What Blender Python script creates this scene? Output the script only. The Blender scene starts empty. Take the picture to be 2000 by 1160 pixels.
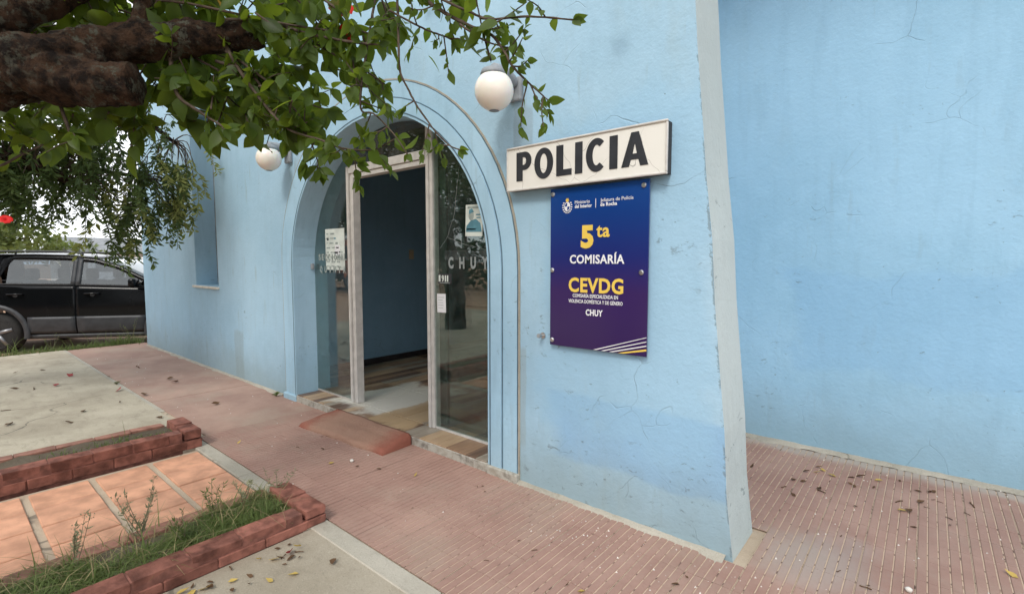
import bpy, bmesh, math, random
from mathutils import Vector, Matrix, noise as mnoise
R = random.Random(7)
S = bpy.context.scene
COL = S.collection
rad = math.radians

# ------------------------------------------------------------------ camera
CAMZ = 1.40
cam_d = bpy.data.cameras.new('camera')
cam = bpy.data.objects.new('camera', cam_d); COL.objects.link(cam)
cam.location = (0, 0, CAMZ)
cam.rotation_euler = (rad(90) - math.atan(71 / 968), 0, rad(40))
cam_d.sensor_width = 36; cam_d.lens = 36 * 968 / 2000
cam_d.clip_start = .05; cam_d.clip_end = 900
S.camera = cam

# ------------------------------------------------------------------ sky, sun, exposure
W = bpy.data.worlds.new('World'); S.world = W; W.use_nodes = True
wt = W.node_tree; wt.nodes.clear()
wo = wt.nodes.new('ShaderNodeOutputWorld'); bg = wt.nodes.new('ShaderNodeBackground')
sky = wt.nodes.new('ShaderNodeTexSky'); sky.sky_type = 'NISHITA'; sky.sun_disc = False
SUN_EL, SUN_AZ = 46, 160            # azimuth measured clockwise from +Y
sky.sun_elevation = rad(SUN_EL); sky.sun_rotation = rad(SUN_AZ)
tc = wt.nodes.new('ShaderNodeTexCoord'); cn = wt.nodes.new('ShaderNodeTexNoise')
cn.inputs['Scale'].default_value = 2.2; cn.inputs['Detail'].default_value = 6
wt.links.new(tc.outputs['Generated'], cn.inputs['Vector'])
cr = wt.nodes.new('ShaderNodeValToRGB')
cr.color_ramp.elements[0].position = .3; cr.color_ramp.elements[0].color = (.78, .78, .78, 1)
cr.color_ramp.elements[1].position = .6; cr.color_ramp.elements[1].color = (.95, .95, .95, 1)
wt.links.new(cn.outputs['Fac'], cr.inputs['Fac'])
mx = wt.nodes.new('ShaderNodeMix'); mx.data_type = 'RGBA'
wt.links.new(cr.outputs['Color'], mx.inputs['Factor'])
wt.links.new(sky.outputs['Color'], mx.inputs['A'])
mx.inputs['B'].default_value = (11.6, 11.9, 12.4, 1)     # overcast cloud layer
wt.links.new(mx.outputs['Result'], bg.inputs['Color'])
bg.inputs['Strength'].default_value = .12
wt.links.new(bg.outputs[0], wo.inputs['Surface'])
sd = bpy.data.lights.new('sun', 'SUN'); sd.energy = 1.6; sd.angle = rad(15); sd.color = (1, .95, .87)
so = bpy.data.objects.new('sun', sd); COL.objects.link(so)
az = rad(SUN_AZ); el = rad(SUN_EL)
sdir = Vector((math.sin(az) * math.cos(el), math.cos(az) * math.cos(el), math.sin(el)))
so.rotation_euler = sdir.to_track_quat('Z', 'Y').to_euler()
so.location = (2, -9, 20)
S.view_settings.view_transform = 'Standard'; S.view_settings.look = 'None'
S.view_settings.gamma = 1; S.view_settings.use_curve_mapping = False
S.view_settings.exposure = 0.28

# ------------------------------------------------------------------ material helpers
class NT:
    def __init__(s, name):
        s.m = bpy.data.materials.new(name); s.m.use_nodes = True
        s.t = s.m.node_tree; s.t.nodes.clear()
        s.out = s.n('ShaderNodeOutputMaterial')
        g = s.n('ShaderNodeNewGeometry'); s.P = g.outputs['Position']; s.geo = g
    def n(s, typ, **kw):
        nd = s.t.nodes.new(typ)
        for k, v in kw.items(): setattr(nd, k, v)
        return nd
    def put(s, sock, v):
        if hasattr(v, 'links') or isinstance(v, bpy.types.NodeSocket): s.t.links.new(v, sock)
        elif isinstance(v, (tuple, list)) and len(v) == 3 and sock.type == 'RGBA': sock.default_value = (*v, 1)
        else: sock.default_value = v
    def math(s, op, a, b=0., c=0., clamp=False):
        nd = s.n('ShaderNodeMath', operation=op, use_clamp=clamp)
        s.put(nd.inputs[0], a); s.put(nd.inputs[1], b); s.put(nd.inputs[2], c)
        return nd.outputs[0]
    def mix(s, f, a, b, blend='MIX'):
        nd = s.n('ShaderNodeMix', data_type='RGBA', blend_type=blend)
        s.put(nd.inputs['Factor'], f); s.put(nd.inputs['A'], a); s.put(nd.inputs['B'], b)
        return nd.outputs['Result']
    def scale(s, vec, sc):
        nd = s.n('ShaderNodeVectorMath', operation='MULTIPLY'); s.put(nd.inputs[0], vec); nd.inputs[1].default_value = sc
        return nd.outputs[0]
    def addv(s, a, b):
        nd = s.n('ShaderNodeVectorMath', operation='ADD'); s.put(nd.inputs[0], a); s.put(nd.inputs[1], b)
        return nd.outputs[0]
    def noise(s, sc, det=4, rough=.55, vec=None, dist=0, color=False):
        nd = s.n('ShaderNodeTexNoise'); s.put(nd.inputs['Vector'], vec if vec is not None else s.P)
        nd.inputs['Scale'].default_value = sc; nd.inputs['Detail'].default_value = det
        nd.inputs['Roughness'].default_value = rough; nd.inputs['Distortion'].default_value = dist
        return nd.outputs['Color' if color else 'Fac']
    def voro(s, sc, feature='F1', vec=None, out='Distance', rnd=1):
        nd = s.n('ShaderNodeTexVoronoi', feature=feature); s.put(nd.inputs['Vector'], vec if vec is not None else s.P)
        nd.inputs['Scale'].default_value = sc; nd.inputs['Randomness'].default_value = rnd
        return nd.outputs[out]
    def step(s, v, a, b):     # smooth 0..1 between a and b (a may exceed b)
        nd = s.n('ShaderNodeMapRange', interpolation_type='SMOOTHSTEP'); s.put(nd.inputs['Value'], v)
        if a < b: lo, hi, t0, t1 = a, b, 0, 1
        else: lo, hi, t0, t1 = b, a, 1, 0
        nd.inputs['From Min'].default_value = lo; nd.inputs['From Max'].default_value = hi
        nd.inputs['To Min'].default_value = t0; nd.inputs['To Max'].default_value = t1
        return nd.outputs['Result']
    def xyz(s, vec=None):
        nd = s.n('ShaderNodeSeparateXYZ'); s.put(nd.inputs[0], vec if vec is not None else s.P); return nd.outputs
    def rnd(s): return s.n('ShaderNodeObjectInfo').outputs['Random']
    def bump(s, h, strength=.3, dist=.01, prev=None):
        nd = s.n('ShaderNodeBump'); nd.inputs['Strength'].default_value = strength; nd.inputs['Distance'].default_value = dist
        s.put(nd.inputs['Height'], h)
        if prev is not None: s.put(nd.inputs['Normal'], prev)
        return nd.outputs[0]
    def bsdf(s, col, rough=.7, normal=None, spec=.4, metal=0, **kw):
        nd = s.n('ShaderNodeBsdfPrincipled'); s.put(nd.inputs['Base Color'], col); s.put(nd.inputs['Roughness'], rough)
        nd.inputs['Specular IOR Level'].default_value = spec; nd.inputs['Metallic'].default_value = metal
        if normal is not None: s.put(nd.inputs['Normal'], normal)
        for k, v in kw.items(): s.put(nd.inputs[k], v)
        return nd.outputs[0]
    def done(s, sh): s.t.links.new(sh, s.out.inputs['Surface']); return s.m

def simple(name, col, rough=.6, var=.25, sc=8, bump=.15, spec=.4, metal=0, objvar=0., bsc=60, **kw):
    t = NT(name)
    f = t.noise(sc, 5)
    dark = tuple(c * (1 - var) for c in col); lite = tuple(min(1, c * (1 + var * .7)) for c in col)
    c = t.mix(t.step(f, .3, .7), dark, lite)
    if objvar:
        v = t.math('MULTIPLY_ADD', t.rnd(), 2 * objvar, 1 - objvar)
        h = t.n('ShaderNodeHueSaturation'); t.put(h.inputs['Color'], c); t.put(h.inputs['Value'], v); c = h.outputs[0]
    nm = t.bump(t.noise(bsc, 4), bump, .004) if bump else None
    return t.done(t.bsdf(c, rough, nm, spec, metal, **kw))

def wall_material(name, lo, hi, patch=None, foot=0., dirt=.3, chips=.5, grime_shade=(.22, .27, .26), streak=.5, darkedge=None):
    t = NT(name)
    x, y, z = t.xyz()
    wob = t.addv(t.P, t.scale(t.noise(1.7, 3, color=True), (.5, .5, .5)))
    big = t.noise(.75, 5, .6)
    c = t.mix(t.step(big, .36, .66), lo, hi)
    # brushed roller marks
    st = t.noise(3, 4, .6, vec=t.scale(t.P, (4, 4, .5)))
    c = t.mix(t.math('MULTIPLY', t.step(st, .48, .7), .3 * streak), c, tuple(v * .72 for v in lo))
    dr = t.math('MULTIPLY', t.step(t.noise(9, 3, .6, vec=t.scale(t.P, (1.3, 1.3, .16))), .6, .7), t.step(t.noise(1.4, 4, .7), .45, .6))
    c = t.mix(t.math('MULTIPLY', dr, .38 * dirt * 2), c, tuple(g * 1.2 for g in grime_shade))
    mott = t.noise(5.5, 6, .7)
    c = t.mix(t.math('MULTIPLY', t.step(mott, .45, .75), .22), c, tuple(min(1, v * 1.12 + .03) for v in hi))
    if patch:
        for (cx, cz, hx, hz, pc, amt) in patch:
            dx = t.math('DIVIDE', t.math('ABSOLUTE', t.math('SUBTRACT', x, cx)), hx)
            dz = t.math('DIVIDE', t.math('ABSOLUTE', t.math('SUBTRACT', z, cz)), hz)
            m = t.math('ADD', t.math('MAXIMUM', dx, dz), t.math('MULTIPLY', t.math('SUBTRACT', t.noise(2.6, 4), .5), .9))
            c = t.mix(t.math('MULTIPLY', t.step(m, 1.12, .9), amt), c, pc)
    # splash band of dirt at the foot and drip stains
    dz = t.math('ADD', z, t.math('MULTIPLY', t.noise(2.2, 5, .7), -.55))
    c = t.mix(t.math('MULTIPLY', t.step(dz, .18, -.28), dirt), c, grime_shade)
    if foot:  # broad foot band: dirt plus light falloff down the wall, painted into the colour
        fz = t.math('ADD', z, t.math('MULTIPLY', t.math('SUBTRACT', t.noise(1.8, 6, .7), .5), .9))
        c = t.mix(t.math('MULTIPLY', t.step(fz, .75, -.1), foot), c, grime_shade)
    sm = t.noise(1.3, 6, .75, vec=t.addv(t.scale(t.P, (1, 1, .45)), (5, 3, 9)))
    c = t.mix(t.math('MULTIPLY', t.step(sm, .53, .72), dirt * .55), c, tuple(g * 1.45 for g in grime_shade))
    # chips, scuffs
    reg = t.step(t.math('ADD', t.noise(1.3, 4, vec=t.addv(t.P, (11, 2, 4))), t.math('MULTIPLY_ADD', z, -.055, .055)), .48, .62)
    wv = t.addv(t.P, t.scale(t.noise(5, 2, color=True), (.12, .12, .12)))
    sc1 = t.step(t.noise(14, 6, .7, vec=t.scale(wv, (1, 1, 2.4))), .605, .66)
    sc2 = t.step(t.noise(30, 5, .7, vec=t.scale(wv, (1, 1, 1.6))), .635, .69)
    reg2 = t.step(t.math('ADD', t.noise(1.6, 3, vec=t.addv(t.P, (1, 22, 14))), t.math('MULTIPLY_ADD', z, -.055, .05)), .48, .60)
    chip = t.math('MAXIMUM', t.math('MULTIPLY', sc1, reg), t.math('MULTIPLY', sc2, reg2))
    if darkedge:
        ed_ = t.math('SUBTRACT', t.math('MULTIPLY_ADD', z, -.092, -.643), x)
        em_ = t.math('MULTIPLY', t.step(t.math('ADD', ed_, t.math('MULTIPLY', t.noise(26, 5, .8), -.035)), -.004, -.012), t.step(t.noise(12, 5, .75), .46, .54))
        chip = t.math('MAXIMUM', chip, em_)
    dots = t.math('MULTIPLY', t.step(t.voro(7), .035, .018), t.step(t.noise(2.1, 2), .45, .55))
    chip = t.math('MAXIMUM', chip, dots)
    c = t.mix(t.math('MULTIPLY', chip, chips), c, (.16, .20, .21))
    # hairline cracks
    ed = t.voro(1.9, 'DISTANCE_TO_EDGE', vec=wob)
    ck = t.math('MULTIPLY', t.step(ed, .0052, .001), t.step(t.noise(2.3, 3, vec=t.addv(t.P, (3, 7, 1))), .55, .66))
    c = t.mix(t.math('MULTIPLY', ck, .26), c, (.16, .2, .22))
    h = t.math('ADD', t.math('MULTIPLY', t.noise(42, 6, .65), .5), t.math('MULTIPLY', t.noise(7, 5, .6), .8))
    h = t.math('SUBTRACT', h, t.math('MULTIPLY', chip, .4)); h = t.math('SUBTRACT', h, t.math('MULTIPLY', ck, .6))
    nm = t.bump(h, .45, .012)
    return t.done(t.bsdf(c, .72, nm, .25))

M = {}
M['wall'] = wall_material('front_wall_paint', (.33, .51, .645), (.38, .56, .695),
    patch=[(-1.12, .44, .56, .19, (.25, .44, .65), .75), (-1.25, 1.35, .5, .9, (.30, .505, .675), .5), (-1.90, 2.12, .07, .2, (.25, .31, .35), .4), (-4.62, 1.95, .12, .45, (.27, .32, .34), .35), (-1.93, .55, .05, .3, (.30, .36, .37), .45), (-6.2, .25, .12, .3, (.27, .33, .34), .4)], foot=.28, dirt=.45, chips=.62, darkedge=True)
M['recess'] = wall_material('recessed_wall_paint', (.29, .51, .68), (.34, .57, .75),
    patch=[(.35, .95, 1.1, .36, (.24, .46, .69), .38), (.72, .58, .13, .11, (.36, .46, .49), .5)], foot=.5, dirt=.34, chips=.5, grime_shade=(.22, .32, .37))
M['pale'] = wall_material('pale_render', (.50, .56, .55), (.57, .63, .615), dirt=.3, chips=.75, grime_shade=(.36, .40, .38))
M['trim'] = wall_material('arch_trim_paint', (.345, .54, .685), (.40, .595, .74), dirt=.3, chips=.5, streak=.9)
M['inner'] = wall_material('interior_paint', (.23, .39, .53), (.27, .44, .59), dirt=.2, chips=.4, grime_shade=(.10, .15, .18))
M['ceiling'] = simple('ceiling_white', (.35, .36, .36), .8)
M['groove'] = simple('trim_joint_line', (.10, .165, .215), .8)  # dark seam colour of the joints between the arch bands
M['chipstone'] = (lambda t: t.done(t.bsdf(t.mix(t.step(t.noise(17, 6, .7), .42, .66), (.40, .38, .33), t.mix(t.step(t.noise(6, 4), .4, .6), (.17, .15, .13), (.30, .27, .22))), .8, t.bump(t.noise(40, 5), .5, .006))))(NT('chipped_threshold'))
M['alu'] = simple('anodised_aluminium', (.58, .54, .50), .42, .12, 20, .05, .5, .35)
M['white_al'] = simple('white_window_frame', (.585, .56, .525), .45, .12, 14, .06, .5, 0)
M['marble'] = simple('cream_stone_sill', (.62, .58, .50), .5, .15, 14, .06)
M['black'] = simple('black_rubber', (.015, .015, .016), .6, .3, 20, .05)
M['dark'] = simple('dark_plinth', (.035, .03, .03), .5, .3, 12, .05)

# glass: partly see-through, reflecting by fresnel, with a little dust
def glass(name, tint, refl=1.6, base=.03, dust=.06, dustcol=(.4, .42, .4)):
    t = NT(name)
    fr = t.n('ShaderNodeLayerWeight'); fr.inputs['Blend'].default_value = .5     # Schlick, the same from both sides
    sch = t.math('MULTIPLY_ADD', t.math('POWER', fr.outputs['Facing'], 5.), .96, .04)
    f = t.math('MULTIPLY_ADD', sch, refl, base, True)
    tr = t.n('ShaderNodeBsdfTransparent'); t.put(tr.inputs[0], tint)
    gl = t.n('ShaderNodeBsdfGlossy'); gl.inputs['Roughness'].default_value = .015
    gl.inputs['Color'].default_value = (.9, .93, .92, 1)
    m1 = t.n('ShaderNodeMixShader'); t.put(m1.inputs[0], f); t.t.links.new(tr.outputs[0], m1.inputs[1]); t.t.links.new(gl.outputs[0], m1.inputs[2])
    df = t.n('ShaderNodeBsdfDiffuse'); t.put(df.inputs[0], dustcol)
    sp = t.math('MULTIPLY', t.step(t.noise(70, 4, .7), .62, .72), .6)
    dm = t.math('MULTIPLY', t.math('ADD', t.step(t.noise(6, 5), .3, .75), sp), dust)
    m2 = t.n('ShaderNodeMixShader'); t.put(m2.inputs[0], dm); t.t.links.new(m1.outputs[0], m2.inputs[1]); t.t.links.new(df.outputs[0], m2.inputs[2])
    return t.done(m2.outputs[0])
M['glass'] = glass('door_glass', (.80, .86, .84), 1.6, .03, .05)
M['glass_edge'] = glass('door_leaf_glass', (.62, .74, .70), 1.2, .02, .06, (.16, .25, .22))
M['glass_dusty'] = glass('dusty_transom_glass', (.55, .56, .55), 1.2, .03, .42, (.26, .25, .24))
M['car_glass'] = glass('car_window_glass', (.36, .41, .45), 1.4, .06, .05)

# ground materials
def pave_mat(name, c1, c2, dirtc, sand=False):
    t = NT(name)
    c = t.mix(t.step(t.noise(2.1, 6, .65), .35, .68), c1, c2)
    c = t.mix(t.math('MULTIPLY', t.rnd(), .22), c, tuple(v * .86 for v in c1))
    x, y, z = t.xyz()
    dm = t.math('MULTIPLY', t.step(t.noise(1.15, 6, .7, vec=t.addv(t.P, (4, 4, 0))), .47, .68), .6)
    c = t.mix(dm, c, dirtc)
    c = t.mix(t.math('MULTIPLY', t.step(t.noise(55, 4, .7), .55, .72), .35), c, tuple(v * .66 for v in c1))
    # cement smears along the walls
    wl = t.math('MULTIPLY', t.step(t.math('ADD', t.math('ABSOLUTE', t.math('SUBTRACT', y, 4.24)), t.math('MULTIPLY', t.noise(4, 5), -.22)), .16, .04), .7)
    c = t.mix(wl, c, (.40, .37, .32))
    cx = t.math('ADD', t.math('POWER', t.math('SUBTRACT', x, -.32), 2.), t.math('POWER', t.math('MULTIPLY', t.math('SUBTRACT', y, 2.62), .85), 2.))
    cs = t.math('ADD', t.math('SQRT', cx), t.math('MULTIPLY', t.noise(3.2, 5, .65), -.5))
    c = t.mix(t.math('MULTIPLY', t.step(cs, .12, -.16), .42), c, (.36, .345, .32))
    sp = t.math('MULTIPLY', t.step(t.voro(26), .10, .05), t.step(t.noise(3, 2), .5, .6))
    c = t.mix(t.math('MULTIPLY', sp, .5), c, (.55, .5, .42))
    nm = t.bump(t.math('ADD', t.noise(90, 4, .7), t.math('MULTIPLY', t.noise(14, 4), .8)), .4, .004)
    return t.done(t.bsdf(c, .82, nm, .25))
M['vain'] = pave_mat('ribbed_red_tile', (.31, .185, .148), (.395, .25, .20), (.345, .26, .205))
M['panel'] = pave_mat('red_cement_panel', (.32, .20, .16), (.42, .28, .22), (.38, .30, .235))
def groove_mat():
    t = NT('tile_groove')
    x, y, z = t.xyz()
    f = t.math('ADD', t.step(x, -2.9, -1.5), t.math('MULTIPLY', t.math('SUBTRACT', t.noise(3.5, 5), .5), 1.6))
    f2 = t.math('MULTIPLY', t.step(f, .3, .6), t.step(t.noise(30, 4), .34, .46))
    c = t.mix(f2, (.13, .085, .07), (.53, .40, .295))
    return t.done(t.bsdf(c, .9, t.bump(t.noise(150, 3), .5, .003), .2))
M['vgroove'] = groove_mat()
def concrete(name, c1, c2, speck=.4, sandc=None):
    t = NT(name)
    c = t.mix(t.step(t.noise(1.2, 7, .68), .34, .68), c1, c2)
    c = t.mix(t.math('MULTIPLY', t.step(t.noise(4.5, 6, .7, vec=t.scale(t.P, (1, 2.2, 1))), .5, .7), .5), c, tuple(v * .68 for v in c1))
    g = t.noise(130, 3, .8)
    c = t.mix(t.math('MULTIPLY', t.step(g, .5, .75), speck), c, tuple(v * .5 for v in c1))
    g2 = t.noise(100, 3, .8, vec=t.addv(t.P, (7, 1, 3)))
    c = t.mix(t.math('MULTIPLY', t.step(g2, .55, .75), speck), c, tuple(min(1, v * 1.35) for v in c2))
    wob = t.addv(t.P, t.scale(t.noise(2, 3, color=True), (.45, .45, .45)))
    ck = t.math('MULTIPLY', t.step(t.voro(.7, 'DISTANCE_TO_EDGE', vec=wob), .007, .002), t.step(t.noise(.8, 2), .48, .56))
    c = t.mix(t.math('MULTIPLY', ck, .6), c, (.07, .065, .055))
    h = t.math('ADD', g, t.math('MULTIPLY', t.noise(12, 5), 1.2))
    return t.done(t.bsdf(c, .88, t.bump(h, .4, .006), .2))
M['conc'] = concrete('rough_concrete', (.31, .265, .20), (.40, .35, .275), .5)
M['slab'] = concrete('worn_driveway_concrete', (.33, .285, .215), (.475, .42, .325), .35)
M['kerb'] = concrete('kerb_cement', (.335, .305, .25), (.46, .42, .35), .5)
M['mortar'] = concrete('mortar', (.41, .32, .235), (.50, .41, .31), .3)
M['earth'] = concrete('red_earth', (.33, .20, .125), (.42, .27, .18), .3)
M['soil'] = concrete('planter_soil', (.085, .065, .045), (.15, .12, .085), .6)
M['brick'] = simple('red_painted_brick', (.225, .092, .068), .88, .5, 11, .8, .15, objvar=.24)
M['joint'] = simple('painted_joint', (.20, .08, .058), .85, .4, 20, .4)
M['brick_old'] = simple('faded_brick', (.30, .145, .105), .8, .3, 14, .5, .25, objvar=.16)
M['otile'] = simple('orange_clay_tile', (.60, .315, .20), .8, .24, 7, .25, .2, objvar=.08)
def stepmat():
    t = NT('red_painted_cement')
    x, y, z = t.xyz()
    ex = t.math('ABSOLUTE', t.math('DIVIDE', t.math('SUBTRACT', x, -3.49), .53))
    ey = t.math('ABSOLUTE', t.math('DIVIDE', t.math('SUBTRACT', y, 2.17), .22))
    m = t.math('ADD', t.math('MAXIMUM', ex, t.math('MULTIPLY', ey, .82)), t.math('MULTIPLY', t.math('SUBTRACT', t.noise(5, 5, .7), .5), .7))
    c = t.mix(t.step(m, .6, 1.0), t.mix(t.noise(9, 4), (.30, .165, .115), (.38, .235, .17)), t.mix(t.noise(7, 4), (.225, .075, .05), (.31, .115, .08)))
    c = t.mix(t.math('MULTIPLY', t.step(t.noise(80, 3, .7), .55, .7), .35), c, (.16, .09, .06))
    return t.done(t.bsdf(c, .8, t.bump(t.math('ADD', t.noise(60, 5, .7), t.noise(10, 4)), .8, .01), .2))
M['step'] = stepmat()
def plank(name, c1, c2):
    t = NT(name)
    x, y, z = t.xyz()
    g = t.noise(6, 5, .6, vec=t.scale(t.P, (5, .7, 1)), dist=.6)
    c = t.mix(t.step(g, .3, .7), c1, c2)
    c = t.mix(t.math('MULTIPLY', t.rnd(), .35), c, tuple(v * .6 for v in c1))
    # print worn off to the white body where people walk in
    dx = t.math('DIVIDE', t.math('ABSOLUTE', t.math('SUBTRACT', x, -3.93)), .42)
    dy = t.math('DIVIDE', t.math('ABSOLUTE', t.math('SUBTRACT', y, 2.95)), .55)
    m = t.math('ADD', t.math('MAXIMUM', dx, dy), t.math('MULTIPLY', t.math('SUBTRACT', t.noise(3, 5, .7, vec=t.scale(t.P, (1, .6, 1))), .5), 1.3))
    c = t.mix(t.step(m, 1.05, .75), c, (.66, .63, .55))
    dx = t.math('DIVIDE', t.math('ABSOLUTE', t.math('SUBTRACT', x, -3.33)), .26)
    dy = t.math('DIVIDE', t.math('ABSOLUTE', t.math('SUBTRACT', y, 2.70)), .36)
    m = t.math('ADD', t.math('MAXIMUM', dx, dy), t.math('MULTIPLY', t.math('SUBTRACT', t.noise(3, 5, .7), .5), 1.0))
    c = t.mix(t.math('MULTIPLY', t.step(m, 1.02, .8), .85), c, (.50, .35, .20))
    return t.done(t.bsdf(c, .38, t.bump(g, .1, .002), .45))
PL = [plank('plank_print_dark', (.12, .072, .048), (.21, .125, .08)), plank('plank_print_brown', (.24, .145, .09), (.34, .21, .125)),
      plank('plank_print_tan', (.37, .245, .15), (.47, .33, .20)), plank('plank_print_grey', (.27, .225, .175), (.38, .325, .26)),
      plank('plank_print_pale', (.40, .34, .26), (.50, .43, .34))]
# vegetation
def leafmat(name, col, tcol, tw=.35, rough=.45, var=.35):
    t = NT(name)
    v = t.math('ADD', t.math('MULTIPLY', t.rnd(), .6), t.math('MULTIPLY', t.noise(9, 2), .5))
    c = t.mix(v, tuple(k * (1 - var) for k in col), tuple(k * (1 + var) for k in col))
    tcx = t.mix(v, tuple(k * (1 - var) for k in tcol), tuple(k * (1 + var) for k in tcol))
    b = t.bsdf(c, rough, t.bump(t.noise(60, 2), .15, .003), .22)
    tr = t.n('ShaderNodeBsdfTranslucent'); t.put(tr.inputs[0], tcx)
    m = t.n('ShaderNodeMixShader'); m.inputs[0].default_value = tw
    t.t.links.new(b, m.inputs[1]); t.t.links.new(tr.outputs[0], m.inputs[2])
    return t.done(m.outputs[0])
M['hleaf'] = leafmat('hibiscus_leaf', (.048, .080, .014), (.21, .28, .022), .43, .42, .75)
M['hleaf_y'] = leafmat('yellowing_leaf', (.42, .25, .04), (.5, .3, .04), .3)
M['nleaf'] = leafmat('small_leaf_green', (.07, .105, .035), (.16, .22, .05), .35)
M['nleaf_p'] = leafmat('pale_leaf_green', (.27, .29, .10), (.38, .40, .10), .4)
M['tleaf'] = leafmat('far_tree_leaf', (.13, .17, .05), (.22, .27, .06), .3)
M['dleaf'] = leafmat('dark_tree_leaf', (.05, .075, .025), (.09, .12, .03), .25)
M['grass'] = leafmat('grass_blade', (.10, .135, .04), (.19, .24, .07), .3, .5, .6)
M['weed'] = leafmat('dry_weed', (.22, .225, .13), (.26, .26, .14), .2, .7)
M['wstem'] = simple('weed_stem', (.17, .15, .09), .8)
M['bark'] = (lambda t: t.done(t.bsdf(t.mix(t.math('MULTIPLY', t.step(t.noise(26, 6, .75), .50, .60), t.step(t.noise(4, 4), .42, .56)), t.mix(t.step(t.noise(16, 7, .75), .38, .62), (.015, .010, .008), (.095, .053, .032)), (.125, .125, .095)), .9,
      t.bump(t.math('ADD', t.noise(34, 7, .75), t.math('MULTIPLY', t.noise(11, 5), 1.5)), 1., .05), .15)))(NT('lichen_bark'))
M['twig'] = simple('twig_bark', (.085, .062, .046), .85, .4, 30, .4, .2)
M['flower'] = leafmat('red_petal', (.62, .02, .02), (.7, .03, .02), .3)
M['dry_brown'] = leafmat('dead_leaf_brown', (.115, .065, .035), (.12, .06, .03), .15, .8)
M['dry_yellow'] = leafmat('dead_leaf_yellow', (.50, .36, .10), (.5, .35, .1), .2, .6)
M['dry_red'] = leafmat('wilted_red_petal', (.35, .05, .05), (.4, .05, .05), .2, .6)
M['stone'] = simple('pale_grit', (.72, .68, .62), .8)
# products
M['globe'] = (lambda t: t.done(t.bsdf((.86, .80, .72), .22, None, .5, 0, **{'Subsurface Weight': .3})))(NT('opal_globe'))
M['lampgrey'] = simple('grey_lamp_metal', (.27, .29, .31), .6, .25, 10, .2)
M['sign_white'] = (lambda t: t.done(t.bsdf(t.mix(t.math('MULTIPLY', t.step(t.voro(3.4, 'DISTANCE_TO_EDGE', vec=t.addv(t.P, t.scale(t.noise(3, 3, color=True), (.35, .35, .35)))), .006, .002), t.step(t.noise(2.5, 2), .45, .55)),
      t.mix(t.math('MULTIPLY', t.step(t.noise(5, 5), .5, .75), .4), (.76, .74, .685), (.66, .635, .575)), (.42, .40, .37)), .42, None, .4)))(NT('sign_cream_acrylic'))
M['sign_black'] = simple('sign_black_vinyl', (.028, .03, .036), .45, .2, 12, .03)
def plaque():
    t = NT('plaque_print')
    z = t.xyz()[2]
    r = t.n('ShaderNodeValToRGB'); e = r.color_ramp.elements
    t.put(r.inputs[0], t.math('DIVIDE', t.math('SUBTRACT', z, .90), .94))
    e[0].position = 0; e[0].color = (.032, .014, .082, 1)
    e[1].position = 1; e[1].color = (.007, .060, .26, 1)
    for p, c in ((.35, (.036, .016, .10)), (.55, (.014, .022, .15)), (.8, (.007, .040, .20))):
        k = e.new(p); k.color = (*c, 1)
    return t.done(t.bsdf(r.outputs[0], .2, t.bump(t.noise(3, 3), .03, .01), .5))
M['plaque'] = plaque()
M['yellow'] = simple('yellow_print', (.78, .55, .10), .35, .05, 6, 0)
M['white'] = simple('white_print', (.80, .80, .82), .35, .04, 6, 0)
M['paper'] = simple('paper', (.66, .71, .66), .7, .12, 9, .05)
M['print_teal'] = simple('teal_ink', (.10, .26, .33), .6, .2, 10, 0)
M['print_dark'] = simple('dark_ink', (.035, .06, .075), .6, .2, 10, 0)
M['print_grey'] = simple('grey_ink', (.33, .38, .36), .6, .25, 30, 0)
M['frost'] = simple('frosted_vinyl', (.27, .30, .30), .6, .1, 10, 0)
M['frost_band'] = glass('frosted_band', (.72, .76, .76), 1.2, .03, .22, (.3, .33, .33))
M['steel'] = simple('brushed_steel', (.55, .55, .55), .3, .15, 30, .05, .5, .9)
M['switch'] = simple('aged_plastic', (.50, .42, .30), .5, .1, 10, .03)
M['paint'] = (lambda t: t.done(t.bsdf(t.mix(t.math('MULTIPLY', t.step(t.noise(3, 5), .4, .8), .25), (.004, .0045, .0055), (.010, .0095, .009)), .14, None, .16, 0, **{'Coat Weight': .05, 'Coat Roughness': .06})))(NT('dusty_black_car_paint'))
M['clad'] = simple('grey_black_cladding', (.040, .042, .046), .45, .2, 10, .05)
M['tyre'] = simple('tyre_rubber', (.022, .021, .02), .8, .3, 20, .2)
M['rim'] = simple('alloy_rim', (.30, .30, .31), .35, .15, 10, .02, .5, .7)
M['seat'] = simple('car_seat_cloth', (.07, .075, .08), .9)
M['chrome'] = simple('roof_rail_metal', (.42, .42, .42), .35, .1, 10, 0, .5, .6)
M['truck_o'] = simple('orange_lorry_paint', (.45, .13, .05), .4)
M['truck_g'] = simple('grey_lorry_side', (.40, .42, .44), .6)
M['roof'] = simple('grey_roof_sheet', (.20, .21, .22), .6)
M['house'] = simple('pale_house_render', (.55, .52, .47), .8)
M['van'] = simple('white_van_paint', (.75, .75, .74), .4)

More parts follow.
